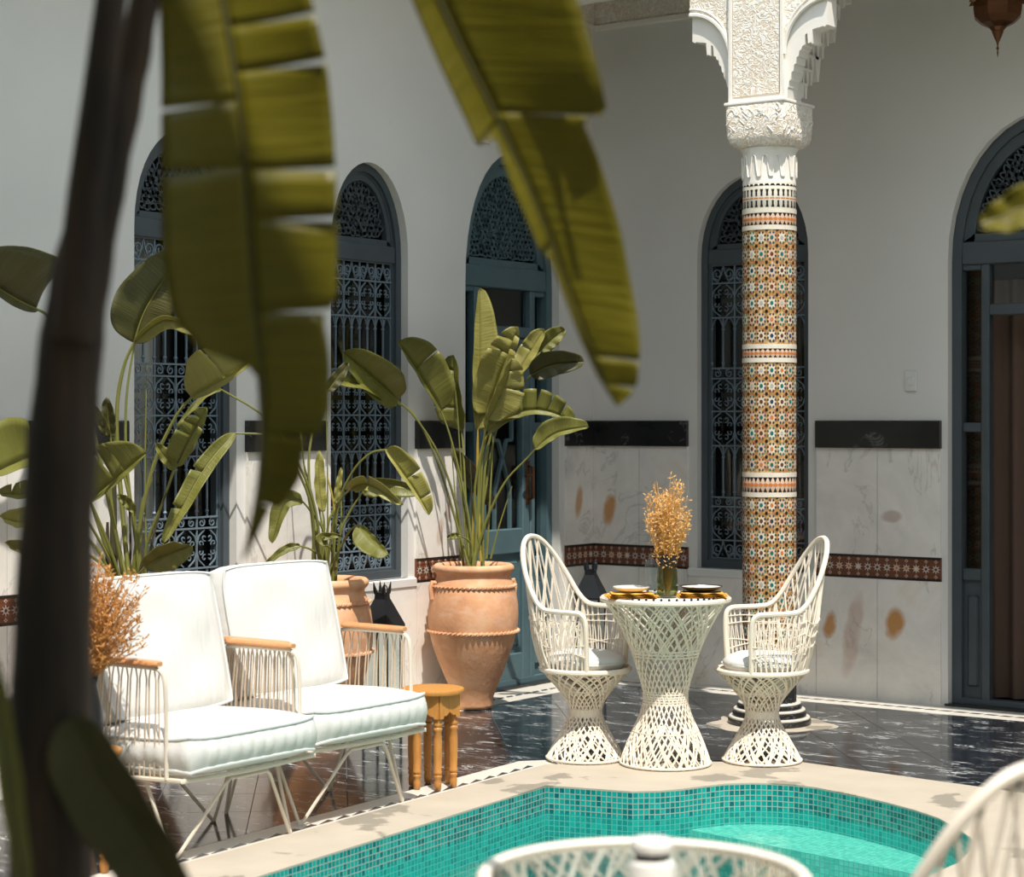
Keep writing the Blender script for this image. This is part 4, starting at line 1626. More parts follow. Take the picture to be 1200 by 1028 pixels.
def dried(name, label, loc, n, spread, h0, h1, z0, rt, mats, seed, spike):
    t = thing(name, label, 'dried grass', loc)
    rnd = random.Random(seed)
    st_, sk = MB(), MB()
    for k in range(n):
        a = rnd.uniform(0, 2 * PI)
        s = math.sqrt(rnd.random()) * spread
        h = rnd.uniform(h0, h1) * (1 - .18 * (s / spread) ** 2)
        dx, dy = math.cos(a), math.sin(a)
        p0 = Vector((dx * .008, dy * .008, z0))
        p1 = Vector((dx * s * .40, dy * s * .40, z0 + h * .5))
        p2 = Vector((dx * s, dy * s, z0 + h))
        pts = catmull([p0, p1, p2], 4)
        st_.tube(pts, rt, 3)
        for q in range(spike):
            tt = .42 + .58 * rnd.random()
            i = min(len(pts) - 2, int(tt * (len(pts) - 1)))
            b = pts[i].lerp(pts[i + 1], rnd.random())
            d = Vector((rnd.uniform(-1, 1), rnd.uniform(-1, 1), rnd.uniform(-.2, 1.2))).normalized()
            L = rnd.uniform(.010, .022)
            c = b + d * L * .6
            st_.tube([b, c], rt * .6, 3)
            sk.tube([c, c + d * L * .4, c + d * L], [.0006, .0034, .0004], 4)
    st_.build('stems', mats[0], t)
    o = sk.build('spikelets', mats[1], t)
    o['kind'] = 'stuff'
    return t


dried('dried_oats', 'golden dried oat grass standing in the green vase', (TX + dv.x, TY + dv.y, TZ + .012), 130, .105, .34, .53, .0, .0011, ('straw', 'straw_pale'), 3, 12)

# ---- white bottle on the near table
nb = thing('white_bottle', 'blurred white stoppered bottle on the near table', 'bottle', (tn_.x + .02, tn_.y - .1, .7275))
nbp = CAM + RX * .226 + VW * 3.24
nb.location = (nbp.x, nbp.y, .7275)
MB().lathe([(.034, 0), (.038, .004), (.038, .052), (.036, .060), (.026, .064), (.026, .074)], 32).build('body', 'ceramic_white', nb, True)
MB().lathe([(.027, .0742), (.032, .076), (.034, .082), (.034, .092), (.030, .097), (.001, .099)], 32).build('stopper', 'ceramic_white', nb, True)
MB().lathe([(.0262, .064), (.0275, .065), (.0275, .074), (.0262, .0742)], 32).build('collar', 'ceramic_dark', nb, True)

# ================================================================== STOOLS


def make_stool(label):
    t = thing('wooden_stool', label, 'stool', group='small wooden side stools')
    H = .405
    MB().lathe([(.118, H - .022), (.128, H - .019), (.131, H - .010), (.128, H - .002), (.120, H), (.001, H)], 8 * 5).build('top', 'wood_honey', t, True)
    N = 6
    rr = .088
    for k in range(N):
        a = 2 * PI * k / N
        x, y = rr * math.cos(a), rr * math.sin(a)
        p = [(.010, 0), (.014, .004), (.016, .03), (.013, .045), (.017, .052), (.017, .058), (.014, .062), (.018, .068), (.018, .074), (.0155, .08), (.018, .13), (.018, .20), (.0155, .235), (.019, .242), (.019, .25), (.015, .255), (.019, .262), (.019, .27), (.017, .275), (.017, H - .03)]
        MB().lathe(p, 12, x, y).build('leg', 'wood_honey', t, True)
        a2 = 2 * PI * (k + 1) / N
        ra = .108
        x, y = ra * math.cos(a), ra * math.sin(a)
        x2, y2 = ra * math.cos(a2), ra * math.sin(a2)
        L = math.dist((x, y), (x2, y2))
        ang = math.atan2(y2 - y, x2 - x)
        z0, z1 = H - .115, H - .02
        prof_ = [(0, z1), (0, z0), (.018, z0), (.022, z0 + .012), (.034, z0 + .010), (L / 2, z0 + .026), (L - .034, z0 + .010), (L - .022, z0 + .012), (L - .018, z0), (L, z0), (L, z1)]
        ap = MB().prism(prof_, -.008, .008, lambda u, v, q: (x + u * math.cos(ang) - q * math.sin(ang), y + u * math.sin(ang) + q * math.cos(ang), v))
        ap.build('apron', 'wood_honey', t)
    return t


sto = make_stool('small honey wood stool with turned legs beside the right armchair')
sto.location = (1.495, -3.43, .002)
sto.rotation_euler[2] = .38
dup(sto, (1.50, -5.32, .002), .2, 'small honey wood stool at the left behind the foreground trunk')
pv = thing('dark_vase', 'dark vase of dry orange grass on the left stool', 'vase', (1.50, -5.32, .4075))
MB().lathe([(.05, 0), (.062, .01), (.072, .08), (.062, .15), (.048, .21), (.052, .24), (.046, .24), (.042, .21), (.001, .20)], 28).build('body', 'black_metal', pv, 'all')
dried('dry_grass_bunch', 'feathery dry orange grass at the left of the armchairs', (1.50, -5.32, .61), 420, .22, .14, .44, 0, .0012, ('grass_dry', 'grass_dry'), 8, 12)

# ================================================================== ARMCHAIRS


def cushion_mesh(w, d, h, puff, seed, crease=.0022, N=26):
    """box cushion lying flat, soft top and bottom, bulging creased sides; returns (MB, top edge, bottom edge)"""
    rnd = random.Random(seed)
    ph = [rnd.uniform(0, 6) for _ in range(6)]
    mb = MB()

    def xy(s, t):
        x = w / 2 * s * (1 - .05 * abs(t) ** 5)
        y = d / 2 * t * (1 - .05 * abs(s) ** 5)
        return x, y

    def surf(sg):
        vs = []
        for i in range(N + 1):
            for j in range(N + 1):
                s, t = -1 + 2 * i / N, -1 + 2 * j / N
                x, y = xy(s, t)
                e = (1 - s ** 4) * (1 - t ** 4)
                z = sg * (h / 2 + puff * max(e, 0) ** .55)
                z += sg * .006 * math.sin(5 * s + ph[0]) * math.sin(4 * t + ph[1]) * e
                cr = max(abs(s), abs(t))
                z += sg * .010 * (abs(s) * abs(t)) ** 6
                vs.append((x, y, z))
        fc = [(i * (N + 1) + j, (i + 1) * (N + 1) + j, (i + 1) * (N + 1) + j + 1, i * (N + 1) + j + 1) for i in range(N) for j in range(N)]
        if sg < 0:
            fc = [tuple(reversed(f)) for f in fc]
        mb.add(vs, fc)
        return vs

    tv = surf(1)
    bv = surf(-1)
    idx = [(i, 0) for i in range(N)] + [(N, j) for j in range(N)] + [(N - i, N) for i in range(N)] + [(0, N - j) for j in range(N)]
    te = [tv[i * (N + 1) + j] for i, j in idx]
    be = [bv[i * (N + 1) + j] for i, j in idx]
    K = 6
    # resample the side finely for creases
    te2, be2 = [], []
    for k in range(len(te)):
        a, b_ = Vector(te[k]), Vector(te[(k + 1) % len(te)])
        c, e = Vector(be[k]), Vector(be[(k + 1) % len(be)])
        te2 += [a, a.lerp(b_, .5)]
        be2 += [c, c.lerp(e, .5)]
    m = len(te2)
    vs = []
    for q in range(K + 1):
        f = q / K
        for k in range(m):
            p = te2[k].lerp(be2[k], f)
            n = Vector((p.x / (w / 2), p.y / (d / 2), 0))
            n = Vector((n.x ** 5, n.y ** 5, 0))
            n = n.normalized() if n.length > 0 else n
            bulge = .016 * math.sin(PI * f) + crease * math.sin(PI * f) * (math.sin(k * 1.35 + ph[2] + f) + .7 * math.sin(k * .61 + ph[3] - 2 * f))
            p = p + n * bulge
            vs.append(p)
    fc = [(q * m + k, (q + 1) * m + k, (q + 1) * m + (k + 1) % m, q * m + (k + 1) % m) for q in range(K) for k in range(m)]
    mb.add(vs, fc)
    return mb, te, be


def add_cushion(t, name, w, d, h, puff, seed, loc, rot, crease):
    mb, te, be = cushion_mesh(w, d, h, puff, seed, crease)
    c = mb.build(name, 'cushion_white', t, 'all')
    c.location = loc
    c.rotation_euler = rot
    for e in (te, be):
        MB().tube([Vector(p) * 1.0 + Vector((p[0], p[1], 0)).normalized() * .002 for p in e], .0055, 6, closed=True).build('piping', 'piping', c, True)
    return c


def make_armchair(label):
    t = thing('armchair', label, 'armchair', group='white cushioned wire armchairs')
    W = .335
    fr = MB()
    fz = .285
    fr.tube(catmull([(.27, -.30, fz), (.285, 0, fz - .002), (.27, .30, fz), (.24, .33, fz), (-.20, .33, fz - .02), (-.29, .30, fz - .03), (-.30, 0, fz - .03), (-.29, -.30, fz - .03), (-.20, -.33, fz - .02), (.24, -.33, fz)], 4, True), .0085, 7, closed=True)
    fr.tube([(.27, -.28, fz + .0), (-.28, -.28, fz - .02)], .005, 5)
    fr.tube([(.27, .28, fz + .0), (-.28, .28, fz - .02)], .005, 5)
    for k in range(-4, 5):
        fr.tube([(.275, k * .062, fz), (-.295, k * .062, fz - .025)], .003, 4)
    fr.build('seat_frame', 'wire_cream', t, True)

    def hoop(a, b, ta, tb):
        """inverted hairpin from foot a over the top points ta, tb to foot b"""
        a, b, ta, tb = map(Vector, (a, b, ta, tb))
        d = (tb - ta) * .18
        pts = [a, a.lerp(ta, .5), a.lerp(ta, .93)] + [ta + d * .25, ta + d * 1.1, tb - d * 1.1, tb - d * .25] + [b.lerp(tb, .93), b.lerp(tb, .5), b]
        MB().tube(pts, .0066, 6).build('leg', 'wire_cream', t, True)
    fx, rx, fy = .195, -.19, .29
    hoop((fx, -fy, .0), (fx, fy, .0), (.268, -.10, fz - .022), (.268, .10, fz - .022))
    hoop((rx, -fy, .0), (rx, fy, .0), (-.275, -.10, fz - .035), (-.275, .10, fz - .035))
    for s in (-1, 1):
        hoop((rx, s * (fy + .004), .0), (fx, s * (fy + .004), .0), (-.11, s * .322, fz - .025), (.09, s * .322, fz - .015))
    for s in (-1, 1):
        y = s * W
        ar = catmull([(.205, y, fz), (.203, y, .50), (.196, y, .615), (.17, y, .652), (.10, y, .658), (-.12, y, .655), (-.185, y, .64), (-.215, y, .56), (-.245, y, fz - .02)], 5)
        MB().tube(ar, .0075, 7).build('arm_frame', 'wire_cream', t, True)
        cd = MB()
        for k in range(8):
            x = -.155 + k * .045
            x2 = -.19 + k * .050
            for q in (-1, 1):
                cd.tube([(x + q * .014, y, .655), (x + q * .003, y + q * .003, .62), (x2 * .5 + x * .5 + q * .004, y + q * .004, .50), (x2 + q * .015, y, fz - .005)], .0028, 4)
        cd.build('cord_lacing', 'cord_cream', t)
        wd = MB()
        vs = []
        prof_ = [(-.018, 0), (-.024, .006), (-.024, .012), (-.018, .019), (.018, .019), (.024, .012), (.024, .006), (.018, 0)]
        xs = [(-.155, .55), (-.150, .85), (-.13, 1.0), (.0, 1.06), (.14, 1.0), (.165, .85), (.172, .55)]
        for x, k in xs:
            vs += [(x, y + p[0] * k, .664 + .0095 + (p[1] - .0095) * (.5 + .5 * k) + .006 * (x > 0) * 0) for p in prof_]
        fc = [(i * 8 + j, i * 8 + (j + 1) % 8, (i + 1) * 8 + (j + 1) % 8, (i + 1) * 8 + j) for i in range(len(xs) - 1) for j in range(8)]
        fc += [tuple(range(7, -1, -1)), tuple(range((len(xs) - 1) * 8, len(xs) * 8))]
        wd.add(vs, fc)
        wd.build('armrest', 'wood_arm', t, True)
    bf = MB()
    bf.tube(catmull([(-.25, -.27, fz - .02), (-.30, -.27, .50), (-.37, -.26, .78), (-.385, -.20, .83), (-.39, 0, .835), (-.385, .20, .83), (-.37, .26, .78), (-.30, .27, .50), (-.25, .27, fz - .02)], 5), .0085, 7)
    for z, x in ((.45, -.29), (.56, -.315), (.67, -.342), (.77, -.368)):
        bf.tube([(x, -.268, z), (x, .268, z)], .0035, 5)
    bf.build('back_frame', 'wire_cream', t, True)
    add_cushion(t, 'seat_cushion', .60, .655, .100, .046, 3, (.005, 0, .360), (0, -.04, 0), .0022)
    add_cushion(t, 'back_cushion', .50, .60, .10, .028, 9, (-.205, 0, .680), (0, -(PI / 2 + .24), 0), .0006)
    return t


ch1 = make_armchair('white cushioned wire armchair nearest the left, partly hidden by dry grass')
ch1.location = (1.455, -4.755, .001)
ch1.rotation_euler[2] = .0
dup(ch1, (1.40, -4.045, .001), -.02, 'white cushioned wire armchair next to the small wooden stool')

# ================================================================== PLANTS


def wprof(t):
    return max(0.0, math.sin(PI * min(1, .03 + .97 * t ** .85))) ** .62 if t < 1 else 0.0


def blade(path, wl, wr, roll, fold, tears_l=(), tears_r=(), curl=.0, prof=wprof, n=22, m=5, wave=.006, seed=0, sweep=.22, gap=1.0):
    """leaf blade: path = midrib points; wl / wr half widths; tears = positions along the leaf where the edge is torn"""
    rnd = random.Random(seed)
    mid = catmull(path, max(2, n // (len(path) - 1)))
    N = len(mid) - 1
    mb = MB()
    frames = []
    for i, p in enumerate(mid):
        tg = (mid[min(i + 1, N)] - mid[max(i - 1, 0)]).normalized()
        view = (CAM - p).normalized()
        nrm = (view - tg * view.dot(tg)).normalized()
        nrm = Matrix.Rotation(roll, 3, tg) @ nrm
        sd = tg.cross(nrm).normalized()
        frames.append((p, tg, nrm, sd))

    def pt(tt, s, sg, w):
        f = tt * N
        i = min(N - 1, int(f))
        k = f - i
        p = frames[i][0].lerp(frames[i + 1][0], k)
        nrm = frames[i][2].lerp(frames[i + 1][2], k)
        sd = frames[i][3].lerp(frames[i + 1][3], k)
        tg = frames[i][1]
        pf = prof[0 if sg < 0 else 1] if isinstance(prof, tuple) else prof
        ww = w * pf(tt) * s
        an = fold + curl * s
        cs, sn = math.sqrt(max(0, 1 - sweep * sweep)), sweep
        crump = wave * s * math.sin(tt * 23 + sg + seed) + w * .10 * s * s * math.sin(tt * 9 + seed * 1.7 + sg * 2)
        return p + (sd * sg * cs + tg * sn) * ww * math.cos(an) + nrm * (ww * math.sin(an) + crump)

    for sg, w, tears in ((-1, wl, tears_l), (1, wr, tears_r)):
        if w <= 0:
            continue
        cuts = [0.0] + sorted(tears) + [1.0]
        for a, b in zip(cuts[:-1], cuts[1:]):
            ni = max(2, int((b - a) * n))
            ga = .0 if a == 0 else rnd.uniform(.008, .022) * gap
            gb = .0 if b == 1 else rnd.uniform(.008, .022) * gap
            vs, uv = [], []
            dr = rnd.uniform(-.02, .02) * min(1, gap * 1.5) if tears else 0
            for i in range(ni + 1):
                for j in range(m + 1):
                    s = j / m
                    sh = max(0, s - .25) / .75
                    ta = a + ga * sh
                    tb = b - gb * sh
                    tt = ta + (tb - ta) * i / ni
                    p = pt(tt, s, sg, w)
                    p = p + frames[min(N, int(tt * N))][2] * dr * sh * (w / .1)
                    vs.append(p)
                    uv.append((tt, .5 + sg * s * .5))
            fc = [(i * (m + 1) + j, (i + 1) * (m + 1) + j, (i + 1) * (m + 1) + j + 1, i * (m + 1) + j + 1) for i in range(ni) for j in range(m)]
            if sg < 0:
                fc = [tuple(reversed(f)) for f in fc]
            mb.add(vs, fc, uv)
    return mb, mid


def plant_leaf(t, spec, D0, base_pt, seed):
    """spec: dict(pet=[(px,py),...], mid=[(px,py),...], dz=(depth at blade base, depth at tip), w=(left, right) px, ...)"""
    sc = D0 / F_PX
    d0, d1 = spec.get('dz', (0, 0))
    mid_px = spec['mid']
    M_ = len(mid_px)
    mid = [at(p[0], p[1], D0 + d0 + (d1 - d0) * i / (M_ - 1)) for i, p in enumerate(mid_px)]
    roll = spec.get('roll', 0)
    cr = max(.45, math.cos(roll))
    wl, wr = spec['w'][0] * sc / cr, spec['w'][1] * sc / cr
    mb, ml = blade(mid, wl, wr, roll, spec.get('fold', .25), spec.get('tl', ()), spec.get('tr', ()), spec.get('curl', .2), seed=seed)
    lf = mb.build('leaf', spec.get('mat', 'leaf'), t, 'all')
    # solid blade: thin but with thickness
    md = lf.modifiers.new('thick', 'SOLIDIFY')
    md.thickness = .0012
    r0 = spec.get('r', .0055)
    vein = MB()
    L = len(ml)
    vein.tube(ml, [r0 * .75 * (1 - .85 * i / (L - 1)) for i in range(L)], 5)
    vein.build('midrib', spec.get('stem', 'stem'), lf, True)
    if 'pet' in spec:
        pp = spec['pet']
        P = len(pp)
        pts = []
        if base_pt is not None:
            pts.append(base_pt + Vector((spec.get('bx', 0), spec.get('by', 0), 0)))
        for i, p in enumerate(pp):
            f = (i + 1) / (P + 1)
            pts.append(at(p[0], p[1], D0 + d0 * f))
        pts.append(mid[0])
        cc = catmull(pts, 5)
        n_ = len(cc)
        MB().tube(cc, [r0 * 1.45 - (r0 * .7) * i / (n_ - 1) for i in range(n_)], 6).build('stalk', spec.get('stem', 'stem'), t, True)
    return lf


def bare_stem(t, pts, D0, mat, r=.006, dz=0):
    cc = catmull([at(p[0], p[1], D0 + dz) for p in pts], 4)
    n_ = len(cc)
    MB().tube(cc, [r * (1 - .6 * i / (n_ - 1)) for i in range(n_)], 6).build('stalk', mat, t, True)


def depth_of(p):
    return (Vector((p[0], p[1], 0)) - Vector((CAM.x, CAM.y, 0))).dot(VW)


def plant(label, pot, specs, stems, ztop=.68):
    base = Vector((pot.x, pot.y, ztop))
    D0 = depth_of(pot)
    t = thing('strelitzia_plant', label, 'plant', base, 0, 'leafy strelitzia plants')
    inv = Matrix.Translation(-base)
    before = set(bpy.data.objects)
    rnd = random.Random(hash(label) % 1000 if False else len(label))
    for i, s in enumerate(specs):
        s.setdefault('bx', rnd.uniform(-.05, .05))
        s.setdefault('by', rnd.uniform(-.05, .05))
        plant_leaf(t, s, D0, base, i + 1)
    for s in stems:
        bare_stem(t, *((s[0], D0) + tuple(s[1:])))
    for o in t.children:
        o.matrix_parent_inverse = inv
    return t


Y_, P_, K_ = 'stem_yellow', 'leaf_pale', 'leaf_dark'
# plant in the big jar by the door
plant('strelitzia with upright torn leaves in the large jar before the teal door', POT1, [
    dict(pet=[(560, 600), (559, 545)], mid=[(560, 505), (561, 430), (562, 337)], w=(8, 26), mat=P_, dz=(0, -.05), roll=.25, stem=Y_, fold=.1),
    dict(pet=[(562, 590), (566, 530)], mid=[(570, 487), (586, 440), (607, 383)], w=(26, 14), dz=(0, -.15), roll=-.3, tl=(.7, .82), tr=(.75, .88), mat=P_),
    dict(pet=[(548, 600), (530, 520)], mid=[(517, 482), (490, 437), (466, 400)], w=(4, 34), dz=(-.05, -.2), roll=.35, tr=(.55,), fold=.3),
    dict(pet=[(546, 590), (543, 530)], mid=[(541, 505), (534, 470), (531, 416)], w=(24, 12), dz=(.05, .0), roll=-.5, tl=(.4, .62, .8), mat='leaf'),
    dict(pet=[(536, 600), (515, 535), (487, 490)], mid=[(466, 470), (437, 443), (401, 412)], w=(22, 30), dz=(-.3, -.65), roll=.1, fold=.35),
    dict(pet=[(534, 610), (512, 540), (487, 488)], mid=[(465, 472), (435, 452), (388, 446)], w=(12, 10), dz=(-.25, -.7), roll=.4, mat='leaf'),
    dict(pet=[(570, 610), (592, 565), (615, 540)], mid=[(627, 527), (652, 508), (690, 500)], w=(18, 7), dz=(-.1, -.1), roll=-.3, fold=.3),
    dict(pet=[(560, 590), (563, 540)], mid=[(572, 508), (594, 490), (622, 481), (648, 484), (673, 496)], w=(27, 7), dz=(-.05, -.1), tl=(.28, .42, .55, .68, .82), roll=-.2),
    dict(pet=[(566, 580), (575, 510), (592, 470)], mid=[(603, 442), (618, 418), (638, 386)], w=(14, 11), dz=(0, 0), roll=-.4, mat=P_, tl=(.6,)),
    dict(pet=[(568, 580), (580, 510), (600, 465)], mid=[(622, 440), (648, 428), (684, 424)], w=(22, 14), dz=(.1, .05), roll=.2, mat=K_),
    dict(pet=[(566, 570), (580, 490), (610, 440)], mid=[(634, 412), (645, 400), (662, 386)], w=(16, 10), dz=(.12, .12), roll=.1),
    dict(pet=[(545, 600)], mid=[(531, 528), (550, 560), (580, 597)], w=(20, 8), dz=(.08, .1), roll=.4, mat=K_),
    dict(pet=[(556, 585), (566, 520)], mid=[(572, 492), (590, 455), (600, 420)], w=(12, 22), dz=(-.08, -.2), roll=.5, mat=P_, tr=(.5, .75)),
    dict(pet=[(552, 640)], mid=[(540, 628), (532, 628), (524, 630)], w=(5, 4), dz=(-.1, -.1)),
], [([(563, 658), (561, 590), (560, 500)], Y_, .009), ([(570, 655), (574, 590), (578, 510)], 'stem', .008), ([(547, 655), (541, 560), (535, 470), (531, 440)], 'stem', .005),
    ([(540, 655), (534, 590), (529, 520)], 'stem', .006), ([(553, 655), (556, 580), (566, 520), (582, 500)], Y_, .007), ([(575, 655), (584, 620), (600, 570)], 'stem', .006),
    ([(549, 658), (553, 600), (551, 540)], 'stem_dark', .007)])
# plant in the second jar
plant('drooping strelitzia in the jar behind the right armchair', POT2, [
    dict(pet=[(395, 600), (412, 555), (433, 532)], mid=[(452, 527), (470, 552), (488, 578), (503, 604)], w=(22, 6), dz=(-.2, -.3), roll=-.2, fold=.5, mat=P_, tl=(.45, .75)),
    dict(pet=[(391, 610), (400, 585)], mid=[(411, 573), (432, 568), (470, 592)], w=(16, 8), dz=(-.2, -.35), roll=.3, fold=.5, mat=P_, tl=(.5,)),
    dict(pet=[(398, 630), (410, 600)], mid=[(424, 578), (447, 567), (500, 576)], w=(9, 16), dz=(-.05, -.05), roll=.2, mat='leaf'),
    dict(pet=[(400, 640), (410, 622)], mid=[(420, 615), (436, 632), (455, 650)], w=(5, 24), dz=(-.2, -.25), roll=-.2, mat='leaf'),
    dict(pet=[(380, 630), (368, 605)], mid=[(355, 588), (334, 592), (319, 637)], w=(8, 14), dz=(-.1, -.15), roll=.2),
    dict(pet=[(376, 655), (366, 645)], mid=[(352, 640), (334, 645), (311, 662)], w=(5, 6), dz=(-.15, -.2), roll=.2),
    dict(pet=[(380, 620)], mid=[(378, 600), (374, 568), (374, 528)], w=(8, 8), dz=(0, 0), roll=.3, mat=P_),
    dict(pet=[(384, 620), (390, 600)], mid=[(393, 590), (396, 570), (400, 548)], w=(4, 5), dz=(0, 0), mat=P_),
    dict(pet=[(370, 600), (345, 535), (312, 490)], mid=[(258, 456), (240, 462), (206, 500)], w=(6, 3), dz=(-.35, -.5), roll=.3, mat='leaf'),
    dict(pet=[(366, 600), (342, 540), (318, 512)], mid=[(275, 508), (243, 545), (215, 592), (191, 637)], w=(11, 13), dz=(-.4, -.6), roll=.2, tr=(.4, .7), mat='leaf'),
    dict(pet=[(362, 560), (370, 490)], mid=[(384, 458), (394, 445), (408, 425)], w=(9, 9), dz=(0, 0), mat=K_),
    dict(pet=[(390, 650)], mid=[(384, 640), (376, 630), (400, 628)], w=(6, 6), dz=(-.1, -.1)),
], [([(383, 665), (384, 590), (383, 500), (382, 460)], 'stem', .005), ([(375, 665), (358, 560), (346, 440)], 'stem', .006), ([(378, 665), (370, 600), (355, 540)], 'stem_dark', .008),
    ([(390, 665), (392, 600), (384, 560)], Y_, .009), ([(384, 665), (378, 620), (372, 585)], 'stem', .008), ([(371, 665), (366, 620), (360, 560)], 'stem', .006), ([(394, 665), (400, 610), (398, 560)], 'stem', .007)])
# tall plant behind the left armchair
plant('tall strelitzia with broad leaves behind the left armchair', POT3, [
    dict(pet=[(140, 560), (137, 480), (145, 430)], mid=[(157, 402), (172, 360), (215, 292)], w=(44, 30), dz=(-.05, -.1), roll=.15, mat=K_, r=.008, fold=.15),
    dict(pet=[(150, 560), (148, 470)], mid=[(158, 400), (195, 375), (240, 394)], w=(10, 12), dz=(-.05, -.2), roll=.3, mat=P_, fold=.5),
    dict(pet=[(163, 620), (180, 545), (205, 490)], mid=[(224, 466), (258, 447), (302, 418)], w=(44, 8), dz=(-.1, -.3), roll=-.2, mat=P_, tl=(.55,), r=.007),
    dict(pet=[(172, 640), (190, 590)], mid=[(206, 547), (222, 515), (242, 478)], w=(24, 10), dz=(-.15, -.25), roll=.2, tl=(.55, .68, .8), tr=(.7,), stem='stem_dark'),
    dict(pet=[(170, 650), (190, 590)], mid=[(205, 550), (195, 538), (182, 520)], w=(8, 10), dz=(-.15, -.2), roll=.2),
    dict(pet=[(128, 650)], mid=[(106, 588), (138, 560), (171, 531)], w=(48, 6), dz=(-.15, -.2), roll=-.1, tl=(.45, .62), r=.007),
    dict(pet=[(132, 600)], mid=[(130, 512), (127, 490), (125, 466)], w=(10, 9), dz=(-.05, -.1), mat=K_),
    dict(pet=[(160, 680)], mid=[(170, 665), (195, 650), (225, 640)], w=(18, 18), dz=(-.2, -.3), roll=.4, mat='leaf'),
    dict(pet=[(130, 600), (100, 470), (62, 380)], mid=[(42, 362), (10, 345), (-40, 310)], w=(10, 66), dz=(-.4, -.85), roll=.1, mat=K_, r=.007),
    dict(pet=[(120, 620), (80, 545)], mid=[(40, 535), (15, 545), (-30, 565)], w=(10, 52), dz=(-.4, -.8), roll=.2, mat='leaf'),
    dict(pet=[(120, 640), (80, 580)], mid=[(48, 572), (25, 580), (-2, 578)], w=(6, 16), dz=(-.35, -.6), roll=.2, tr=(.5, .7)),
    dict(pet=[(118, 650), (80, 615)], mid=[(45, 610), (20, 612), (0, 606)], w=(8, 16), dz=(-.35, -.6), roll=.3, mat=P_),
    dict(pet=[(118, 660), (80, 645)], mid=[(48, 642), (25, 645), (6, 636)], w=(5, 12), dz=(-.35, -.6), roll=.3),
    dict(pet=[(160, 640)], mid=[(158, 600), (148, 588), (138, 580)], w=(7, 7), dz=(-.05, -.1)),
    dict(pet=[(155, 600), (135, 520)], mid=[(128, 512), (116, 490), (105, 470)], w=(7, 7), dz=(-.05, -.15)),
], [([(172, 690), (170, 560), (172, 426)], 'stem', .005), ([(160, 690), (166, 600), (178, 560)], 'stem', .014), ([(133, 690), (133, 620), (134, 560)], 'stem_dark', .022), ([(127, 690), (126, 650), (126, 612)], 'trunk', .014),
    ([(150, 690), (153, 640), (150, 560)], 'stem_dark', .008), ([(145, 690), (147, 660), (149, 615)], 'stem', .007), ([(168, 690), (182, 620), (203, 550)], 'stem_dark', .007), ([(158, 690), (160, 640), (150, 570), (140, 540)], 'stem_dark', .006)])

# ---- big plant in the foreground
FG = Vector((4.62, -8.2, 0))
FD = depth_of(FG)
ban = thing('banana_plant', 'dark trunk and large torn leaves of a banana plant in the foreground', 'plant', (at(60, 1028, 2.55).x, at(60, 1028, 2.55).y, 0))
binv = Matrix.Translation(-ban.location)
tr = [at(58, 1500, 2.6), at(58, 1250, 2.58), at(60, 1028, 2.55), at(60, 850, 2.55), at(65, 650, 2.55), at(79, 450, 2.56), at(94, 330, 2.57), at(122, 200, 2.58), at(150, 90, 2.6), at(170, 0, 2.6), at(198, -120, 2.62)]
tr[0].z = 0.0
tc = catmull(tr, 5)
rad = []
for i, p in enumerate(tc):
    zz = (.058, .056, .054, .052, .047, .042, .038, .031, .024, .019, .016)
    f = i / 5
    k = min(9, int(f))
    rad.append(zz[k] + (zz[k + 1] - zz[k]) * (f - k) + .0012 * math.sin(i * 1.7))
MB().tube(tc, rad, 14).build('trunk', 'trunk', ban, 'all')
lp = catmull([at(86, 400, 2.53), at(98, 250, 2.52), at(115, 120, 2.5), at(130, 0, 2.5), at(150, -140, 2.5)], 5)
MB().tube(lp, [.026 - .008 * i / (len(lp) - 1) for i in range(len(lp))], 10).build('leaf_sheath', 'trunk', ban, 'all')


def fg_leaf(mid, D, w, roll, fold, tl, tr_, prof, seed, mat='leaf_banana', curl=.15, r=.0055, dz=0, sweep=.1):
    pts = [at(p[0], p[1], D + dz * i / (len(mid) - 1)) for i, p in enumerate(mid)]
    sc = D / F_PX
    mb, ml = blade(pts, w[0] * sc, w[1] * sc, roll, fold, tl, tr_, curl, prof, n=60, m=8, wave=.003, seed=seed, sweep=sweep, gap=.2)
    lf = mb.build('leaf', mat, ban, 'all')
    md = lf.modifiers.new('thick', 'SOLIDIFY')
    md.thickness = .0012
    L = len(ml)
    MB().tube(ml, [r * (1 - .8 * i / (L - 1)) for i in range(L)], 7).build('midrib', 'leaf_dark', lf, True)
    return lf


def tabprof(tab):
    def f(t):
        for (a, b), (c, d) in zip(tab[:-1], tab[1:]):
            if t <= c:
                return b + (d - b) * (t - a) / (c - a)
        return tab[-1][1]
    return f


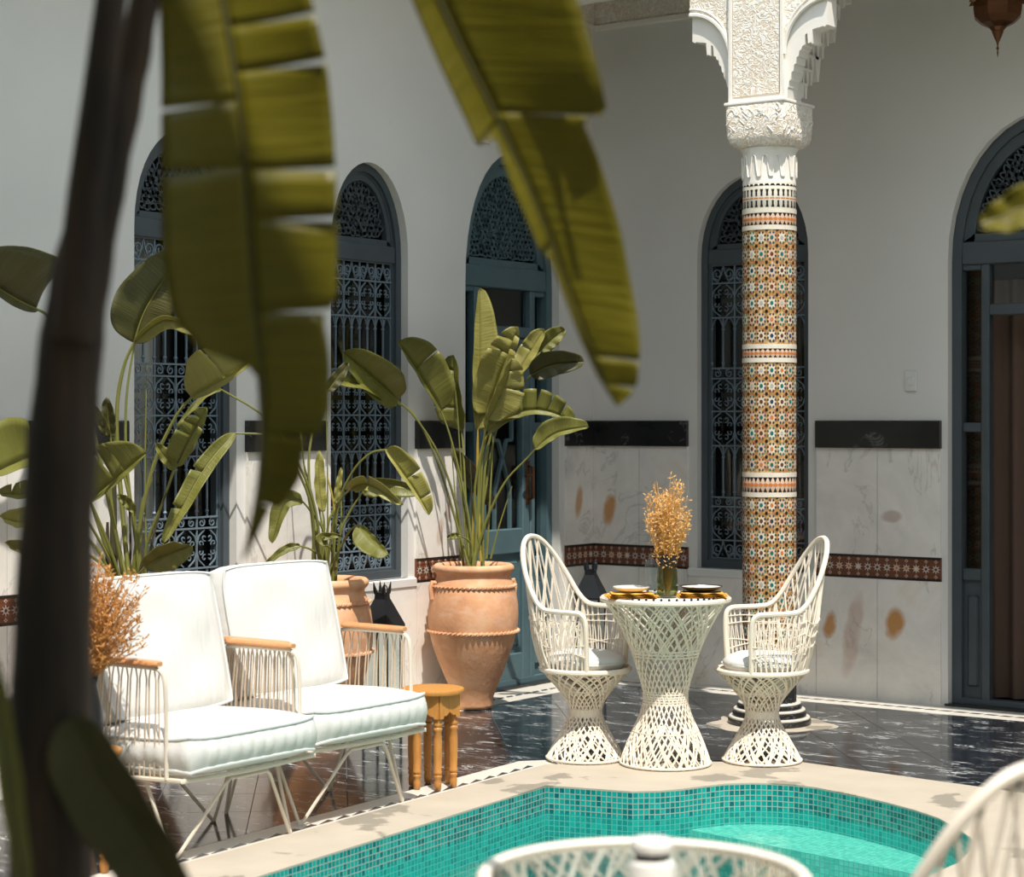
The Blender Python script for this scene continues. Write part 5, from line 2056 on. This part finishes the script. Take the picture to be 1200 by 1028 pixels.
# stalks that carry the two big leaves over the frame
for pth in ([(185, -120), (205, -170), (225, -130), (245, -60)], [(170, -60), (260, -230), (420, -160), (492, -50)]):
    MB().tube(catmull([at(p[0], p[1], 2.62 + .03 * i) for i, p in enumerate(pth)], 6), .012, 8).build('stalk', 'stem', ban, True)
fg_leaf([(250, -60), (268, 40), (285, 160), (297, 330), (308, 470), (303, 570), (284, 658)], 2.68, (108, 106), 0.0, .10, (.155, .235, .375, .43, .54, .725, .865), (.28, .37),
        (tabprof([(0, .8), (.1, .95), (.25, 1.02), (.40, .99), (.53, .92), (.545, .74), (.60, .78), (.68, .74), (.72, .62), (.73, .46), (.80, .46), (.86, .30), (.87, .16), (1, 0)]),
         tabprof([(0, .55), (.1, .72), (.3, .90), (.45, 1.0), (.53, .95), (.58, .66), (.605, .22), (.62, .05), (1, 0)])), 5, dz=.02, sweep=.06)
fg_leaf([(492, -50), (538, 50), (588, 150), (638, 262), (683, 385), (722, 474)], 2.95, (165, 48), 0.0, .10, (.365, .86, .93), (.385, .64),
        (tabprof([(0, 1.05), (.095, 1.05), (.2, .98), (.36, .84), (.37, .64), (.45, .64), (.61, .58), (.75, .49), (.82, .41), (.916, .24), (1, 0)]),
         tabprof([(0, .7), (.3, .85), (.38, .9), (.395, .30), (.5, .45), (.63, .45), (.65, .22), (.9, .15), (1, 0)])), 8, dz=.1, curl=.2, sweep=.48)
fg_leaf([(85, 840), (125, 915), (172, 985), (235, 1090)], 2.5, (52, 62), .5, .3, (), (), wprof, 3, mat='leaf_dark')
fg_leaf([(30, 1060), (12, 940), (-6, 820), (-30, 700)], 2.45, (16, 18), .3, .3, (), (), wprof, 4, mat='leaf')
for o in ban.children:
    o.matrix_parent_inverse = binv
# leaf tip reaching in from the right
rb = at(1330, 700, 3.0)
rp = thing('banana_plant', 'bright yellow green leaf tip reaching in from the right edge', 'plant', (rb.x, rb.y, 0))
rinv = Matrix.Translation(-rp.location)
mb, ml = blade([at(p[0], p[1], 3.0) for p in ((1290, 215), (1240, 225), (1200, 243), (1172, 256), (1148, 264))], .044, .034, .3, .25, (), (), .2, n=26, seed=2)
lf = mb.build('leaf', 'leaf_banana', rp, 'all')
lf.modifiers.new('thick', 'SOLIDIFY').thickness = .0012
MB().tube(ml, .003, 5).build('midrib', 'leaf_banana', lf, True)
g0 = Vector((rb.x, rb.y, 0))
MB().tube(catmull([g0, g0 + Vector((0, 0, .8)), at(1325, 330, 3.0), at(1290, 215, 3.0)], 6), .012, 8).build('stalk', 'stem', rp, True)
for o in rp.children:
    o.matrix_parent_inverse = rinv
